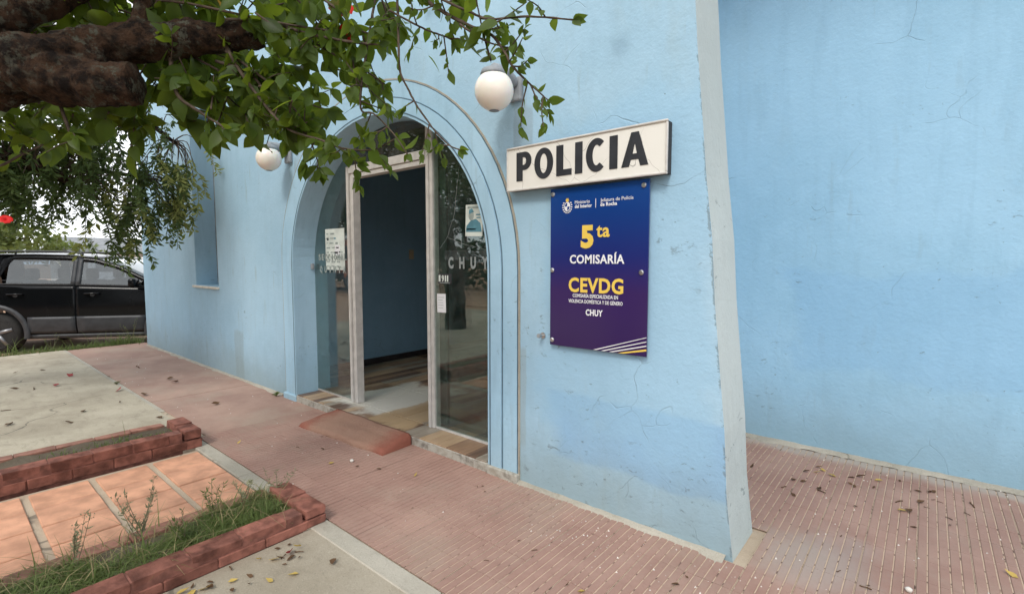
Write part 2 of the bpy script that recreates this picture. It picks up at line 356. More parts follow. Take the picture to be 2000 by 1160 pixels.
# ------------------------------------------------------------------ object helpers
def link(name, me, parent=None, mat=None, loc=None):
    o = bpy.data.objects.new(name, me); COL.objects.link(o)
    if parent is not None: o.parent = parent
    if mat is not None and me is not None and len(me.materials) == 0: me.materials.append(M[mat] if isinstance(mat, str) else mat)
    if loc is not None: o.location = loc
    return o
def tag(o, label=None, cat=None, group=None, kind=None):
    if label: o['label'] = label
    if cat: o['category'] = cat
    if group: o['group'] = group
    if kind: o['kind'] = kind
    return o
def empty(name, loc=(0, 0, 0), rz=0, **kw):
    o = bpy.data.objects.new(name, None); COL.objects.link(o); o.location = loc; o.rotation_euler = (0, 0, rz)
    o.empty_display_size = .1
    return tag(o, **kw)
def mesh(name, vs, fs, smooth=False):
    me = bpy.data.meshes.new(name); me.from_pydata([tuple(v) for v in vs], [], fs); me.validate(); me.update()
    if smooth: me.polygons.foreach_set('use_smooth', [True] * len(me.polygons))
    return me
def bmmesh(name, bm, smooth=False):
    bmesh.ops.recalc_face_normals(bm, faces=bm.faces)
    me = bpy.data.meshes.new(name); bm.to_mesh(me); bm.free()
    if smooth: me.polygons.foreach_set('use_smooth', [True] * len(me.polygons))
    return me
def box_bm(bm, x0, x1, y0, y1, z0, z1, bev=0, seg=1):
    r = bmesh.ops.create_cube(bm, size=1)
    for v in r['verts']:
        v.co = Vector(((x0 + x1) / 2 + v.co.x * (x1 - x0), (y0 + y1) / 2 + v.co.y * (y1 - y0), (z0 + z1) / 2 + v.co.z * (z1 - z0)))
    if bev:
        es = list({e for v in r['verts'] for e in v.link_edges})
        bmesh.ops.bevel(bm, geom=es, offset=bev, segments=seg, affect='EDGES', profile=.5)
def box(name, b, mat, parent=None, bev=0, seg=1):
    bm = bmesh.new(); box_bm(bm, *b, bev, seg); return link(name, bmmesh(name, bm), parent, mat)
def tube_data(pts, rs, n=7, vs=None, fs=None, cap=True):
    vs = [] if vs is None else vs; fs = [] if fs is None else fs
    pts = [Vector(p) for p in pts]; prev = None; base0 = len(vs)
    for i, p in enumerate(pts):
        t = (pts[min(i + 1, len(pts) - 1)] - pts[max(i - 1, 0)]).normalized()
        if prev is None: a = t.orthogonal().normalized()
        else: a = (prev - t * prev.dot(t)).normalized()
        prev = a; b = t.cross(a)
        for k in range(n):
            an = 2 * math.pi * k / n
            vs.append(p + (a * math.cos(an) + b * math.sin(an)) * rs[i])
        if i:
            q = base0 + (i - 1) * n
            for k in range(n): fs.append((q + k, q + (k + 1) % n, q + n + (k + 1) % n, q + n + k))
    if cap:
        fs.append(tuple(base0 + k for k in range(n))[::-1]); q = base0 + (len(pts) - 1) * n
        fs.append(tuple(q + k for k in range(n)))
    return vs, fs
def catmull(P, sub=5):
    out = []
    P = [Vector(p) for p in P]
    for i in range(len(P) - 1):
        a = P[max(i - 1, 0)]; b = P[i]; c = P[i + 1]; d = P[min(i + 2, len(P) - 1)]
        for k in range(sub):
            t = k / sub
            out.append(.5 * ((2 * b) + (c - a) * t + (2 * a - 5 * b + 4 * c - d) * t * t + (3 * b - a - 3 * c + d) * t ** 3))
    out.append(P[-1]); return out
def curve_mesh(name, loops, extrude=.001, bevel=0.):
    """filled 2-D outline with holes, in XY, extruded symmetric in Z"""
    cu = bpy.data.curves.new(name, 'CURVE'); cu.dimensions = '2D'; cu.fill_mode = 'BOTH'; cu.extrude = extrude; cu.bevel_depth = bevel
    for lp in loops:
        s = cu.splines.new('POLY'); s.points.add(len(lp) - 1); s.use_cyclic_u = True
        for p, q in zip(s.points, lp): p.co = (q[0], q[1], 0, 1)
    return cmesh(name, cu)
def cmesh(name, cu):
    o = bpy.data.objects.new('tmp', cu); COL.objects.link(o)
    dg = bpy.context.evaluated_depsgraph_get(); dg.update()
    me = bpy.data.meshes.new_from_object(o.evaluated_get(dg)); me.name = name
    bpy.data.objects.remove(o); me.materials.clear(); return me
XZ = Matrix(((1, 0, 0, 0), (0, 0, 1, 0), (0, 1, 0, 0), (0, 0, 0, 1)))     # (x,y,z)->(x,z,y)
def toxz(me, y):
    """a mesh drawn in XY becomes one standing in XZ at depth y, facing -Y"""
    for v in me.vertices: v.co = (v.co.x, y - v.co.z, v.co.y)
    me.update(); return me
def fix(me):
    bm = bmesh.new(); bm.from_mesh(me); bmesh.ops.remove_doubles(bm, verts=bm.verts, dist=1e-5)
    bmesh.ops.recalc_face_normals(bm, faces=bm.faces)
    for f in bm.faces: f.smooth = False
    bm.to_mesh(me); bm.free(); return me
def text_mesh(name, s, x, z, y, width=None, height=None, off=.0, ext=.0012, align='CENTER', shear=0):
    """lettering standing in XZ; scaled to a cap height and, when given, a width"""
    cu = bpy.data.curves.new(name, 'FONT'); cu.body = s; cu.size = 1; cu.offset = off; cu.space_character = 1 + off * 2.6; cu.extrude = .001; cu.resolution_u = 3; cu.shear = shear
    me = cmesh(name, cu)
    xs = [v.co.x for v in me.vertices]; ys = [v.co.y for v in me.vertices]
    cap = height / .70 if height else 1
    w = max(xs) - min(xs); sx = (width / w) if width else cap
    x0 = {'CENTER': (max(xs) + min(xs)) / 2, 'LEFT': min(xs), 'RIGHT': max(xs)}[align]
    for v in me.vertices: v.co = ((v.co.x - x0) * sx + x, v.co.y * cap + z, v.co.z / .001 * ext)
    return toxz(me, y)

YW, YG = 2.372, 2.58          # outer face of the front wall, plane of the door glass
AX, AA, AB, AZ = -3.48, 1.30, 1.20, 1.34   # arch: centre x, half width, rise, springing height
FZ = .07                       # floor level inside
def arch(grow, z0, n=40):
    pts = [(AX - AA - grow, z0), (AX - AA - grow, AZ)]
    pts += [(AX - (AA + grow) * math.cos(math.pi * k / n), AZ + (AB + grow) * math.sin(math.pi * k / n)) for k in range(1, n)]
    pts += [(AX + AA + grow, AZ), (AX + AA + grow, z0)]
    return pts
def arch_x(z, side):           # x of the arch edge at height z
    if z <= AZ: return AX + side * AA
    return AX + side * AA * math.sqrt(max(0, 1 - ((z - AZ) / AB) ** 2))

# ------------------------------------------------------------------ ground (structure)
def sheet(name, x0, x1, y0, y1, z, mat, parent=None, nx=1, ny=1, thick=0):
    if thick: o = box(name, (x0, x1, y0, y1, z - thick, z), mat, parent)
    else: o = link(name, mesh(name, [(x0, y0, z), (x1, y0, z), (x1, y1, z), (x0, y1, z)], [(0, 1, 2, 3)]), parent, mat)
    return o
tag(sheet('ground', -300, 300, -300, 300, -.24, 'earth'), kind='structure')
tag(sheet('road', -60, 40, -16, -7.5, -.225, 'earth'), kind='structure')
tag(sheet('driveway', -10.30, -4.66, -5.0, 1.352, .004, 'slab', thick=.3), kind='structure')
# the near concrete apron beside the planter
tag(sheet('concrete_apron', -2.42, 6, -4.6, 1.245, -.004, 'conc', thick=.3), kind='structure')
# kerb of short cement lengths
kerb = empty('kerb', kind='structure')
x = -10.3
while x < 3:
    L = .9 + R.random() * .3
    y0 = 1.245 if x > -4.2 else 1.355
    bm = bmesh.new(); box_bm(bm, x, x + L - .006, y0 + R.uniform(-.004, .004), 1.345 if y0 < 1.3 else 1.40, -.2, .002 + R.uniform(-.003, .003), .006)
    if x + L < -4.7 or x > -4.1: link('kerb_stone', bmmesh('kerb_stone', bm), kerb, 'kerb')
    else:
        bm.free(); link('kerb_stone', box('kerb_stone', (x, -4.16, 1.345, 1.40, -.2, .003), 'kerb', kerb, .005).data, kerb) if False else box('kerb_stone', (x, x + L - .006, 1.25, 1.345, -.2, .001), 'kerb', kerb, .005)
    x += L
# pavement: ribbed tiles and, further off, plain cement panels
pave = empty('pavement', kind='structure')
bed = box('mortar_bed', (-10.3, 8, 1.345, 4.3, -.25, -.012), 'mortar', pave)
def rib_tile():
    vs, fs, mi = [], [], []
    n, w, g, h, d = 5, .2, .0050, .0, -.0045
    T = .0965 * 2 / 2
    T = .0993
    p = 2 * T / n
    for k in range(n):
        a = -T + k * p + g / 2; b = -T + (k + 1) * p - g / 2; e = .0025
        q = len(vs)
        vs += [(a - e * .4, -T, d), (a + e, -T, h), (b - e, -T, h), (b + e * .4, -T, d), (a - e * .4, T, d), (a + e, T, h), (b - e, T, h), (b + e * .4, T, d)]
        fs += [(q, q + 1, q + 5, q + 4), (q + 1, q + 2, q + 6, q + 5), (q + 2, q + 3, q + 7, q + 6), (q, q + 3, q + 2, q + 1), (q + 4, q + 5, q + 6, q + 7)]
        mi += [0] * 5
    q = len(vs); z = d + .0009
    vs += [(-T, -T, z), (T, -T, z), (T, T, z), (-T, T, z)]; fs.append((q, q + 1, q + 2, q + 3)); mi.append(1)
    me = mesh('ribbed_tile', vs, fs); me.materials.append(M['vain']); me.materials.append(M['vgroove'])
    me.polygons.foreach_set('material_index', mi); return me
rt_me = rib_tile()
nt = 0; rest = []
for i in range(60):
    for j in range(15):
        cx = -4.38 + i * .2 + .1 ; cy = 1.348 + j * .2 + .1
        if cy > 4.22: continue
        if cy > YW and cx < -.62:
            if not (cy > 2.68 and cx > -1.7): continue
        if cx > 6: continue
        if cy > YW - .1 and cx < -.7 and cy < 2.7: continue
        dx = R.uniform(-.0004, .0004); dz = R.uniform(-.0007, .0007); rz = R.uniform(-.006, .006)
        if cx < 1.55:
            o = link('tile', rt_me, pave, loc=(cx + dx, cy, dz)); o.rotation_euler = (R.uniform(-.003, .003), R.uniform(-.003, .003), rz * .3); nt += 1
        else: rest.append((cx, cy))
vs, fs, mi = [], [], []
for cx, cy in rest:
    q = len(vs); vs += [(v.co.x + cx, v.co.y + cy, v.co.z) for v in rt_me.vertices]
    for p in rt_me.polygons: fs.append(tuple(q + k for k in p.vertices)); mi.append(p.material_index)
me = mesh('tile_field', vs, fs); me.materials.append(M['vain']); me.materials.append(M['vgroove']); me.polygons.foreach_set('material_index', mi)
tag(link('tile_field', me, pave), kind='stuff')
xs = [-10.28, -8.7, -7.3, -5.86, -4.388]
for k in range(4):
    a, b = xs[k], xs[k + 1]
    o = box('cement_panel', (a + .004, b - .004, 1.402, YW + .05, -.1, -.002 + R.uniform(-.002, .002)), 'panel', pave, .004)
tag(sheet('cement_fillet', -1.0, -.2, 2.30, 2.40, -.0, 'kerb'), kind='structure') if False else None
# crumbly cement fillet along the foot of both walls
def fillet(name, x0, x1, y, w, parent):
    vs, fs = [], []; n = int((x1 - x0) / .04)
    for k in range(n + 1):
        xx = x0 + (x1 - x0) * k / n
        ww = w * (.6 + .9 * mnoise.noise((xx * 5, y, 0)) ** 2 * 2 + R.uniform(-.12, .12))
        vs += [(xx, y + .01, .016 + R.uniform(-.003, .003)), (xx, y - ww * .5, .008 + R.uniform(-.002, .002)), (xx, y - ww, -.0035)]
        if k:
            q = 3 * k; fs += [(q - 3, q - 2, q + 1, q), (q - 2, q - 1, q + 2, q + 1)]
    return link(name, mesh(name, vs, fs), parent, 'kerb')
fillet('cement_fillet', -2.0, -.67, YW, .06, pave); fillet('cement_fillet', -1.69, 6, 4.22, .09, pave); fillet('cement_fillet', -9.9, -5.1, YW, .05, pave)
# clay-tiled path between the planters
path = empty('tiled_path', kind='structure')
box('mortar_bed', (-4.12, -2.9, -2.0, 1.246, -.25, -.012), 'mortar', path)
bm = bmesh.new(); box_bm(bm, -.1325, .1325, -.138, .138, -.02, .0, .004); ot_me = bmmesh('clay_tile', bm); ot_me.materials.append(M['otile'])
for i in range(4):
    for j in range(9):
        o = link('clay_tile', ot_me, path, loc=(-3.93 + i * .276, 1.10 - j * .312, R.uniform(-.002, .002))); o.rotation_euler = (R.uniform(-.006, .006), R.uniform(-.006, .006), R.uniform(-.006, .006))

# ------------------------------------------------------------------ police station building
bld = empty('police_building', (-3.48, YW, 0), label='pale blue rendered police building with an arched glazed doorway', cat='building')
def bpart(name, me, mat=None, parent=None):
    o = link(name, me, parent or bld, mat)
    p = parent or bld
    if p is bld: o.matrix_parent_inverse = Matrix.Translation((3.48, -YW, 0))
    return o
def bbox(name, b, mat, parent=None, bev=0):
    bm = bmesh.new(); box_bm(bm, *b, bev); return bpart(name, bmmesh(name, bm), mat, parent)
HT = 5.2; TH = .34
def end_x(z): return -.643 - .092 * z      # the raking end of the front wall
outer = [(-9.95, -.3), (end_x(-.3), -.3)] + [(end_x(z), z) for z in [.3 * k for k in range(0, 18)]] + [(end_x(HT), HT), (-9.95, HT)]
# slight hand-plastered waver of the raking edge
outer = [(x + (R.uniform(-.006, .006) if 0 < i < 20 else 0), z) for i, (x, z) in enumerate(outer)]
WX0, WX1, WZ0, WZ1 = -7.53, -6.75, 1.075, 3.3
hole = arch(0, -.28); win = [(WX0, WZ0), (WX1, WZ0), (WX1, WZ1), (WX0, WZ1)]
me = fix(toxz(curve_mesh('front_wall', [outer, hole, win], TH / 2), YW + TH / 2))
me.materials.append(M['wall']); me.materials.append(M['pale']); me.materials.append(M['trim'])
for p in me.polygons:
    if p.normal.x > .8 and p.center.x > -1.3: p.material_index = 1
    elif abs(p.normal.y) < .3 and p.center.x < -2: p.material_index = 2
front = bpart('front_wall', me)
bbox('side_wall', (-10.0, -9.7, YW + TH + .002, 9, -.3, HT), 'wall')
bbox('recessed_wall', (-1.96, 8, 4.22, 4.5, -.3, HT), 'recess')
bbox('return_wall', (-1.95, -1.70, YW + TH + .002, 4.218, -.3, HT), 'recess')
bbox('roof', (-9.69, 8, YW + TH + .003, 9, HT - .2, HT - .003), 'ceiling')
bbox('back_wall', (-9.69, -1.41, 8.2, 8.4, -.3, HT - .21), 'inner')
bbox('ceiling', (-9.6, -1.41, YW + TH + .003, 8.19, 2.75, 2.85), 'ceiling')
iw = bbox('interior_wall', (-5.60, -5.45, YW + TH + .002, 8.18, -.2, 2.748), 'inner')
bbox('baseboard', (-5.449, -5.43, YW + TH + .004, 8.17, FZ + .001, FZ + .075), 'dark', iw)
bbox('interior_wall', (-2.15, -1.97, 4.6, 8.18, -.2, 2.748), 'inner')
# window: recess, pane, frame, stone sill
w = bbox('window', (WX0 + .03, WX1 - .03, YW + .275, YW + .285, WZ0 + .05, WZ1), 'glass')
bm = bmesh.new()
for b in ((WX0 + .001, WX0 + .05), (WX1 - .05, WX1 - .001), (-7.165, -7.115)): box_bm(bm, b[0], b[1], YW + .262, YW + .298, WZ0 + .03, WZ1 - .001)
bpart('frame', bmmesh('frame', bm), 'lampgrey', w)
bbox('sill', (WX0 - .05, WX1 + .02, YW - .035, YW + .24, WZ0 - .032, WZ0 - .003), 'marble', None, .003)
# arch trim: two stepped bands with a dark joint, plinths
def band(name, g0, g1, y0, y1, mat, z0=.02):
    a = arch(g0, z0); b = arch(g1, z0); vs, fs = [], []
    for p, q in zip(a, b):
        wv = .003 * mnoise.noise((p[0] * 4, p[1] * 4, 3))
        vs += [(p[0], y1, p[1]), (p[0], y0 + wv, p[1]), (q[0], y0 + wv, q[1]), (q[0], y1, q[1])]
    for k in range(len(a) - 1):
        i = 4 * k; j = i + 4
        fs += [(i, i + 1, j + 1, j), (i + 1, i + 2, j + 2, j + 1), (i + 2, i + 3, j + 3, j + 2)]
    e = 4 * (len(a) - 1); fs += [(0, 3, 2, 1), (e, e + 1, e + 2, e + 3)]
    return bpart(name, mesh(name, vs, fs), mat)
tr = band('arch_trim', .001, .116, YW - .022, YW + .002, 'trim')
band('arch_trim', .124, .240, YW - .014, YW + .002, 'trim')
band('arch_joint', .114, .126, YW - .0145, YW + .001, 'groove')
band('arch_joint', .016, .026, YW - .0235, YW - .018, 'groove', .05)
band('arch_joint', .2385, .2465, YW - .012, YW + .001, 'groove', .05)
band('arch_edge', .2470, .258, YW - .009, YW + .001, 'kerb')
for s in (-1, 1):
    xa = AX + s * (AA - .004); xb = AX + s * (AA + .255)
    bbox('plinth', (min(xa, xb), max(xa, xb), YW - .040, YW + .003, -.05, .055), 'chipstone' if s > 0 else 'trim', None, .008)
# floor of wood-look tiles, with raised stone threshold
fl = bbox('floor', (-5.44, -1.97, YW + TH + .003, 8.17, -.2, FZ - .010), 'mortar')
bbox('threshold', (AX - AA + .002, AX + AA - .002, YW - .030, YW + TH + .001, -.1, FZ - .009), 'chipstone', None, .006)
bm = bmesh.new(); box_bm(bm, -.0485, .0485, -.298, .298, -.009, 0, .0008); pk_me = bmmesh('plank', bm)
bm = bmesh.new(); box_bm(bm, -.0485, .0485, -.112, .112, -.009, 0, .0008); pk_short = bmmesh('plank', bm)
pm, ps = [], []
for m_ in PL:
    a = pk_me.copy(); a.materials.append(m_); pm.append(a); b = pk_short.copy(); b.materials.append(m_); ps.append(b)
wts = [3, 4, 3, 3, 1]
last = None
for i in range(42):
    for j in range(6):
        x = -5.39 + i * .0985
        if j == 0:
            if not (AX - AA + .06 < x < AX + AA - .05): continue
            k = R.choices(range(5), wts)[0]; o = bpart('plank', ps[k], None, fl); o.location = (x, YW - .03 + .115, FZ)
        else:
            k = R.choices(range(5), wts)[0]
            o = bpart('plank', pm[k], None, fl); o.location = (x, YW + .205 + (j - .5) * .602, FZ + R.uniform(-.0008, .0008))
# light switches on the interior wall
for y, zc in ((4.34, 1.484), (4.64, 1.487)):
    s_ = bbox('switch_plate', (-5.449, -5.438, y - .04, y + .04, zc - .065, zc + .065), 'switch', iw, .004)
    s_['label'] = 'cream light switch plate on the dark blue interior wall'
# glazing: posts, lintel, panes
PXL0, PXL1, PXR0, PXR1 = -4.122, -4.017, -3.015, -2.95
def zt(x): return AZ + AB * math.sqrt(max(0, 1 - ((x - AX) / AA) ** 2))
fr = None
def strips(name, xs, y, z0, z1, mat):
    bm = bmesh.new()
    for k, (a, b, pr) in enumerate(xs): box_bm(bm, a, b, y - pr, y + .045, z0 + .001 * k, z1 - .001 * k, .002)
    return bpart(name, bmmesh(name, bm), mat)
strips('door_post', [(PXL0, PXL0 + .034, .035), (PXL0 + .038, PXL0 + .068, .018), (PXL0 + .072, PXL1, .03)], YG, FZ, 2.25, 'white_al')
strips('door_post', [(PXL0, PXL0 + .03, .018)], YG, 2.252, zt(PXL0) - .004, 'white_al')
strips('door_post', [(PXR0, PXR0 + .03, .03), (PXR0 + .032, PXR1, .02)], YG, FZ, zt(PXR1) - .006, 'white_al')
bm = bmesh.new(); box_bm(bm, PXL1 - .02, PXR0 - .001, YG - .028, YG + .044, 2.142, 2.182, .002); box_bm(bm, PXL0 + .048, PXR0 - .001, YG - .04, YG + .043, 2.184, 2.252, .003)
bpart('door_lintel', bmmesh('door_lintel', bm), 'white_al')
def pane(name, pts, mat, y=YG):
    return bpart(name, fix(toxz(curve_mesh(name, [pts], .004), y)), mat)
n = 24
lp = [(PXL0 + .004, FZ + .004)] + [(PXL0 + .004, zt(PXL0) - .01)] + [(arch_x(z, -1) + .004, z - .004) for z in [zt(PXL0) - .02 - (zt(PXL0) - .02 - AZ) * k / n for k in range(n + 1)]] + [(AX - AA + .003, FZ + .004)]
gl_l = pane('glass_pane', lp, 'glass')
rp = [(PXR1 - .004, FZ + .004), (AX + AA - .003, FZ + .004)] + [(arch_x(z, 1) - .004, z - .004) for z in [AZ + (zt(PXR1) - .02 - AZ) * k / n for k in range(n + 1)]] + [(PXR1 - .004, zt(PXR1) - .01)]
gl_r = pane('glass_pane', rp, 'glass')
tp = [(PXL0 + .03, 2.253), (PXR0, 2.253)] + [(x, zt(x) - .006) for x in [PXR0 + (PXL0 + .03 - PXR0) * k / 20 for k in range(21)]]
pane('transom_pane', tp, 'glass_dusty', YG + .012)
# glazing bead at the foot of each pane
bbox('glazing_bead', (PXR1 + .001, AX + AA - .003, YG - .012, YG + .012, FZ + .001, FZ + .016), 'white_al')
bbox('glazing_bead', (AX - AA + .003, PXL0 - .001, YG - .010, YG + .010, FZ + .001, FZ + .014), 'alu')
# sliding leaf pushed open behind the right-hand pane
leaf = bpart('sliding_leaf', fix(toxz(curve_mesh('sliding_leaf', [[(PXR1 - .03, FZ + .012), (-2.26, FZ + .012), (-2.26, 2.13), (PXR1 - .03, 2.13)]], .005), YG + .085)), 'glass_edge')
bm = bmesh.new(); box_bm(bm, PXR1 - .045, PXR1 + .03, YG + .07, YG + .10, FZ + .011, 2.131); box_bm(bm, PXR1 + .034, PXR1 + .05, YG + .068, YG + .098, FZ + .012, 2.12)
t_ = simple('green_glass_stile', (.055, .10, .085), .25, .2, 8, 0); bpart('leaf_stile', bmmesh('leaf_stile', bm), t_, leaf)
# lettering on the glass (vinyl)
fb = bpart('frosted_band', fix(toxz(curve_mesh('frosted_band', [[(-2.83, 1.405), (-2.195, 1.405), (-2.205, 1.475), (-2.83, 1.475)]], .0004), YG - .0056)), 'frost_band', gl_r)
def spaced(word, xc, z, w, h, y, mat, par, off, cw):
    n_ = len(word)
    for k, ch in enumerate(word):
        bpart('letter', text_mesh('letter', ch, xc - w / 2 + w * (k + .5) / n_, z, y, cw * (.4 if ch == 'I' else 1), h, off, .0005), mat, par)
spaced('CHUY', -2.585, 1.345, .47, .078, YG - .0062, 'frost', gl_r, .05, .055)
spaced('SECCIONAL', -4.43, 1.405, .52, .058, YG - .0112, 'print_grey', gl_l, .04, .042)
spaced('QUINTA', -4.43, 1.285, .50, .06, YG - .0112, 'print_grey', gl_l, .04, .045)
# star crack in the right-hand pane
def crack(ptsl, r=.001):
    vs, fs = [], []
    for pts in ptsl:
        P = []
        for i in range(len(pts) - 1):
            for k in range(6):
                u = k / 6; P.append((pts[i][0] + (pts[i + 1][0] - pts[i][0]) * u + R.uniform(-.004, .004), YG - .005, pts[i][1] + (pts[i + 1][1] - pts[i][1]) * u + R.uniform(-.004, .004)))
        P.append((pts[-1][0], YG - .005, pts[-1][1])); tube_data(P, [r] * len(P), 4, vs, fs)
    return bpart('glass_crack', mesh('glass_crack', vs, fs), M['frost'], gl_r)
crack([[(-2.80, 1.575), (-2.72, 1.75), (-2.69, 1.93), (-2.66, 2.12)], [(-2.80, 1.575), (-2.62, 1.52), (-2.45, 1.49), (-2.22, 1.42)], [(-2.80, 1.575), (-2.88, 1.50), (-2.945, 1.48)]])
# small clamp on the left reveal
b_ = bbox('pane_clip', (AX - AA + .001, AX - AA + .03, YG - .05, YG - .02, 1.31, 1.37), 'lampgrey', None, .006)

# ------------------------------------------------------------------ doorstep ramp
vs, fs = [], []
NX, NY = 40, 16
for j in range(NY + 1):
    for i in range(NX + 1):
        u, v = i / NX, j / NY
        x = -4.01 + 1.05 * u + .015 * (1 - v) * (u - .5) * 2; y0 = 1.985 + .075 * u + .012 * mnoise.noise((u * 5, 1, 2)); y = y0 + (2.334 - y0) * v
        z = .030 + .052 * v ** .8 + .006 * mnoise.noise((u * 4, v * 4, 1)) + .003 * mnoise.noise((u * 14, v * 9, 4))
        edge = min(u * NX, (1 - u) * NX, v * NY + .6)
        if i in (0, NX): z -= .022
        if j == 0: z = .004
        elif j == 1: y = y0 + .012
        vs.append((x, y, z))
for j in range(NY):
    for i in range(NX):
        q = j * (NX + 1) + i; fs.append((q, q + 1, q + NX + 2, q + NX + 1))
b0 = len(vs)
ring = [i for i in range(NX + 1)] + [(j + 1) * (NX + 1) + NX for j in range(NY)] + [NY * (NX + 1) + i for i in range(NX - 1, -1, -1)] + [j * (NX + 1) for j in range(NY - 1, 0, -1)]
for i in ring: vs.append((vs[i][0], vs[i][1] - (.004 if vs[i][1] < 2.0 else 0), -.01))
for k in range(len(ring)):
    a, b = ring[k], ring[(k + 1) % len(ring)]; fs.append((a, b0 + k, b0 + (k + 1) % len(ring), b))
st = link('doorstep', mesh('doorstep', vs, fs, True), None, 'step')
tag(st, 'worn red painted cement ramp step in front of the open doorway', 'step')

# ------------------------------------------------------------------ globe lamps
def lamp(xw, zc, rad_, label):
    L = empty('wall_lamp', (xw, YW, zc), label=label, cat='lamp', group='globe lamps flanking the arched doorway')
    d = .205
    vs, fs = [], []
    prof = [(0, -rad_ * .985), (rad_ * .3, -rad_ * .98)] + [(rad_ * math.sin(a), -rad_ * math.cos(a)) for a in [rad(24 + k * 8) for k in range(15)]] + [(rad_ * .62, rad_ * .80), (rad_ * .62, rad_ * .86)]
    n = 28
    for r_, z_ in prof:
        for k in range(n): vs.append((r_ * math.cos(2 * math.pi * k / n), -d + r_ * math.sin(2 * math.pi * k / n), z_))
    for i in range(len(prof) - 1):
        for k in range(n): fs.append((i * n + k, i * n + (k + 1) % n, (i + 1) * n + (k + 1) % n, (i + 1) * n + k))
    fs.append(tuple(range(n)))
    link('globe', mesh('globe', vs, fs, True), L, 'globe')
    vs, fs = tube_data([(0, -d, rad_ * .74), (0, -d, rad_ * .86), (0, -d, rad_ * 1.02), (0, -d, rad_ * 1.12)], [rad_ * .70, rad_ * .70, rad_ * .64, rad_ * .42], 24)
    link('collar', mesh('collar', vs, fs, True), L, 'lampgrey')
    vs, fs = tube_data(catmull([(0, -d, rad_ * 1.05), (0, -d * .55, rad_ * 1.10), (0, -.03, rad_ * .75)], 5), [.038] * 11, 10)
    link('arm', mesh('arm', vs, fs, True), L, 'lampgrey')
    bm = bmesh.new(); box_bm(bm, -.055, .055, -.035, -.001, -rad_ * .15, rad_ * 1.1, .012, 2)
    link('back_plate', bmmesh('back_plate', bm), L, 'lampgrey')
    vs, fs = tube_data([(0, -d, -rad_ * .99), (0, -d, -rad_ * 1.015)], [rad_ * .26, rad_ * .2], 16)
    link('bottom_cap', mesh('bottom_cap', vs, fs), L, 'lampgrey')
    return L
lamp(-1.952, 2.367, .112, 'white globe lamp with grey bracket above the POLICIA sign')
lamp(-4.81, 2.357, .112, 'white globe lamp left of the arch partly behind leaves')

# ------------------------------------------------------------------ POLICIA sign
sg = empty('police_sign', (-1.516, YW, 1.96), label='cream light-box sign reading POLICIA in black capitals', cat='sign')
def spart(par, name, me, mat): 
    o = link(name, me, par, mat); o.matrix_parent_inverse = par.matrix_basis.inverted(); return o
SX0, SX1, SZ0, SZ1 = -1.981, -.975, 1.812, 2.069
bm = bmesh.new(); box_bm(bm, SX0 + .004, SX1 - .004, YW - .052, YW - .002, SZ0 + .004, SZ1 - .004, .002); spart(sg, 'case', bmmesh('case', bm), 'dark')
bm = bmesh.new(); box_bm(bm, SX0 + .007, SX1 - .007, YW - .058, YW - .053, SZ0 + .007, SZ1 - .007); spart(sg, 'face_panel', bmmesh('face_panel', bm), 'sign_white')
bm = bmesh.new()
for b in ((SX0, SX1, SZ0, SZ0 + .011), (SX0, SX1, SZ1 - .011, SZ1)): box_bm(bm, b[0], b[1], YW - .066, YW - .05, b[2], b[3], .003)
for b in ((SX0, SX0 + .011), (SX1 - .011, SX1)): box_bm(bm, b[0] + .0005, b[1] - .0005, YW - .0655, YW - .0505, SZ0 + .0115, SZ1 - .0115, .003)
spart(sg, 'frame', bmmesh('frame', bm), 'white_al')
# heavy grotesque capitals, unit height 1
def arcp(cx, cy, rx, ry, a0, a1, n=14): return [(cx + rx * math.cos(rad(a0 + (a1 - a0) * k / n)), cy + ry * math.sin(rad(a0 + (a1 - a0) * k / n))) for k in range(n + 1)]
def glyph(ch):
    s = .275
    if ch == 'P': return [[(0, 0), (s, 0), (s, .37), (.36, .37)] + arcp(.36, .685, .30, .315, -90, 90) + [(0, 1)], [(s, .55), (.33, .55)] + arcp(.33, .685, .10, .135, -90, 90, 8) + [(s, .82)]], .66
    if ch == 'O': return [arcp(.39, .5, .39, .52, 0, 360, 36)[:-1], arcp(.39, .5, .15, .33, 0, 360, 28)[:-1]], .78
    if ch == 'L': return [[(0, 0), (.60, 0), (.60, .20), (s, .20), (s, 1), (0, 1)]], .60
    if ch == 'I': return [[(0, 0), (s, 0), (s, 1), (0, 1)]], s
    if ch == 'C': return [arcp(.38, .5, .38, .52, 48, 312, 30) + [(.50, .25)] + arcp(.38, .5, .145, .32, 305, 55, 20)[0:] + [(.50, .76)]], .70
    if ch == 'A': return [[(0, 0), (.25, 0), (.31, .20), (.55, .20), (.61, 0), (.86, 0), (.55, 1), (.31, 1)], [(.36, .37), (.50, .37), (.43, .68)]], .86
xg = 0; loops = []; gaps = .13
glyphs = [glyph(c) for c in 'POLICIA']; tot = sum(g[1] for g in glyphs) + gaps * 6
SXL, SXR, LZ0, LZ1 = -1.905, -1.072, 1.868, 2.035
kx = (SXR - SXL) / tot; kz = LZ1 - LZ0
for lps, wd in glyphs:
    lp = spart(sg, 'letter', fix(toxz(curve_mesh('letter', [[(SXL + (xg + a) * kx, LZ0 + b * kz) for a, b in l] for l in lps], .0012), YW - .0595)), 'sign_black')
    xg += wd + gaps
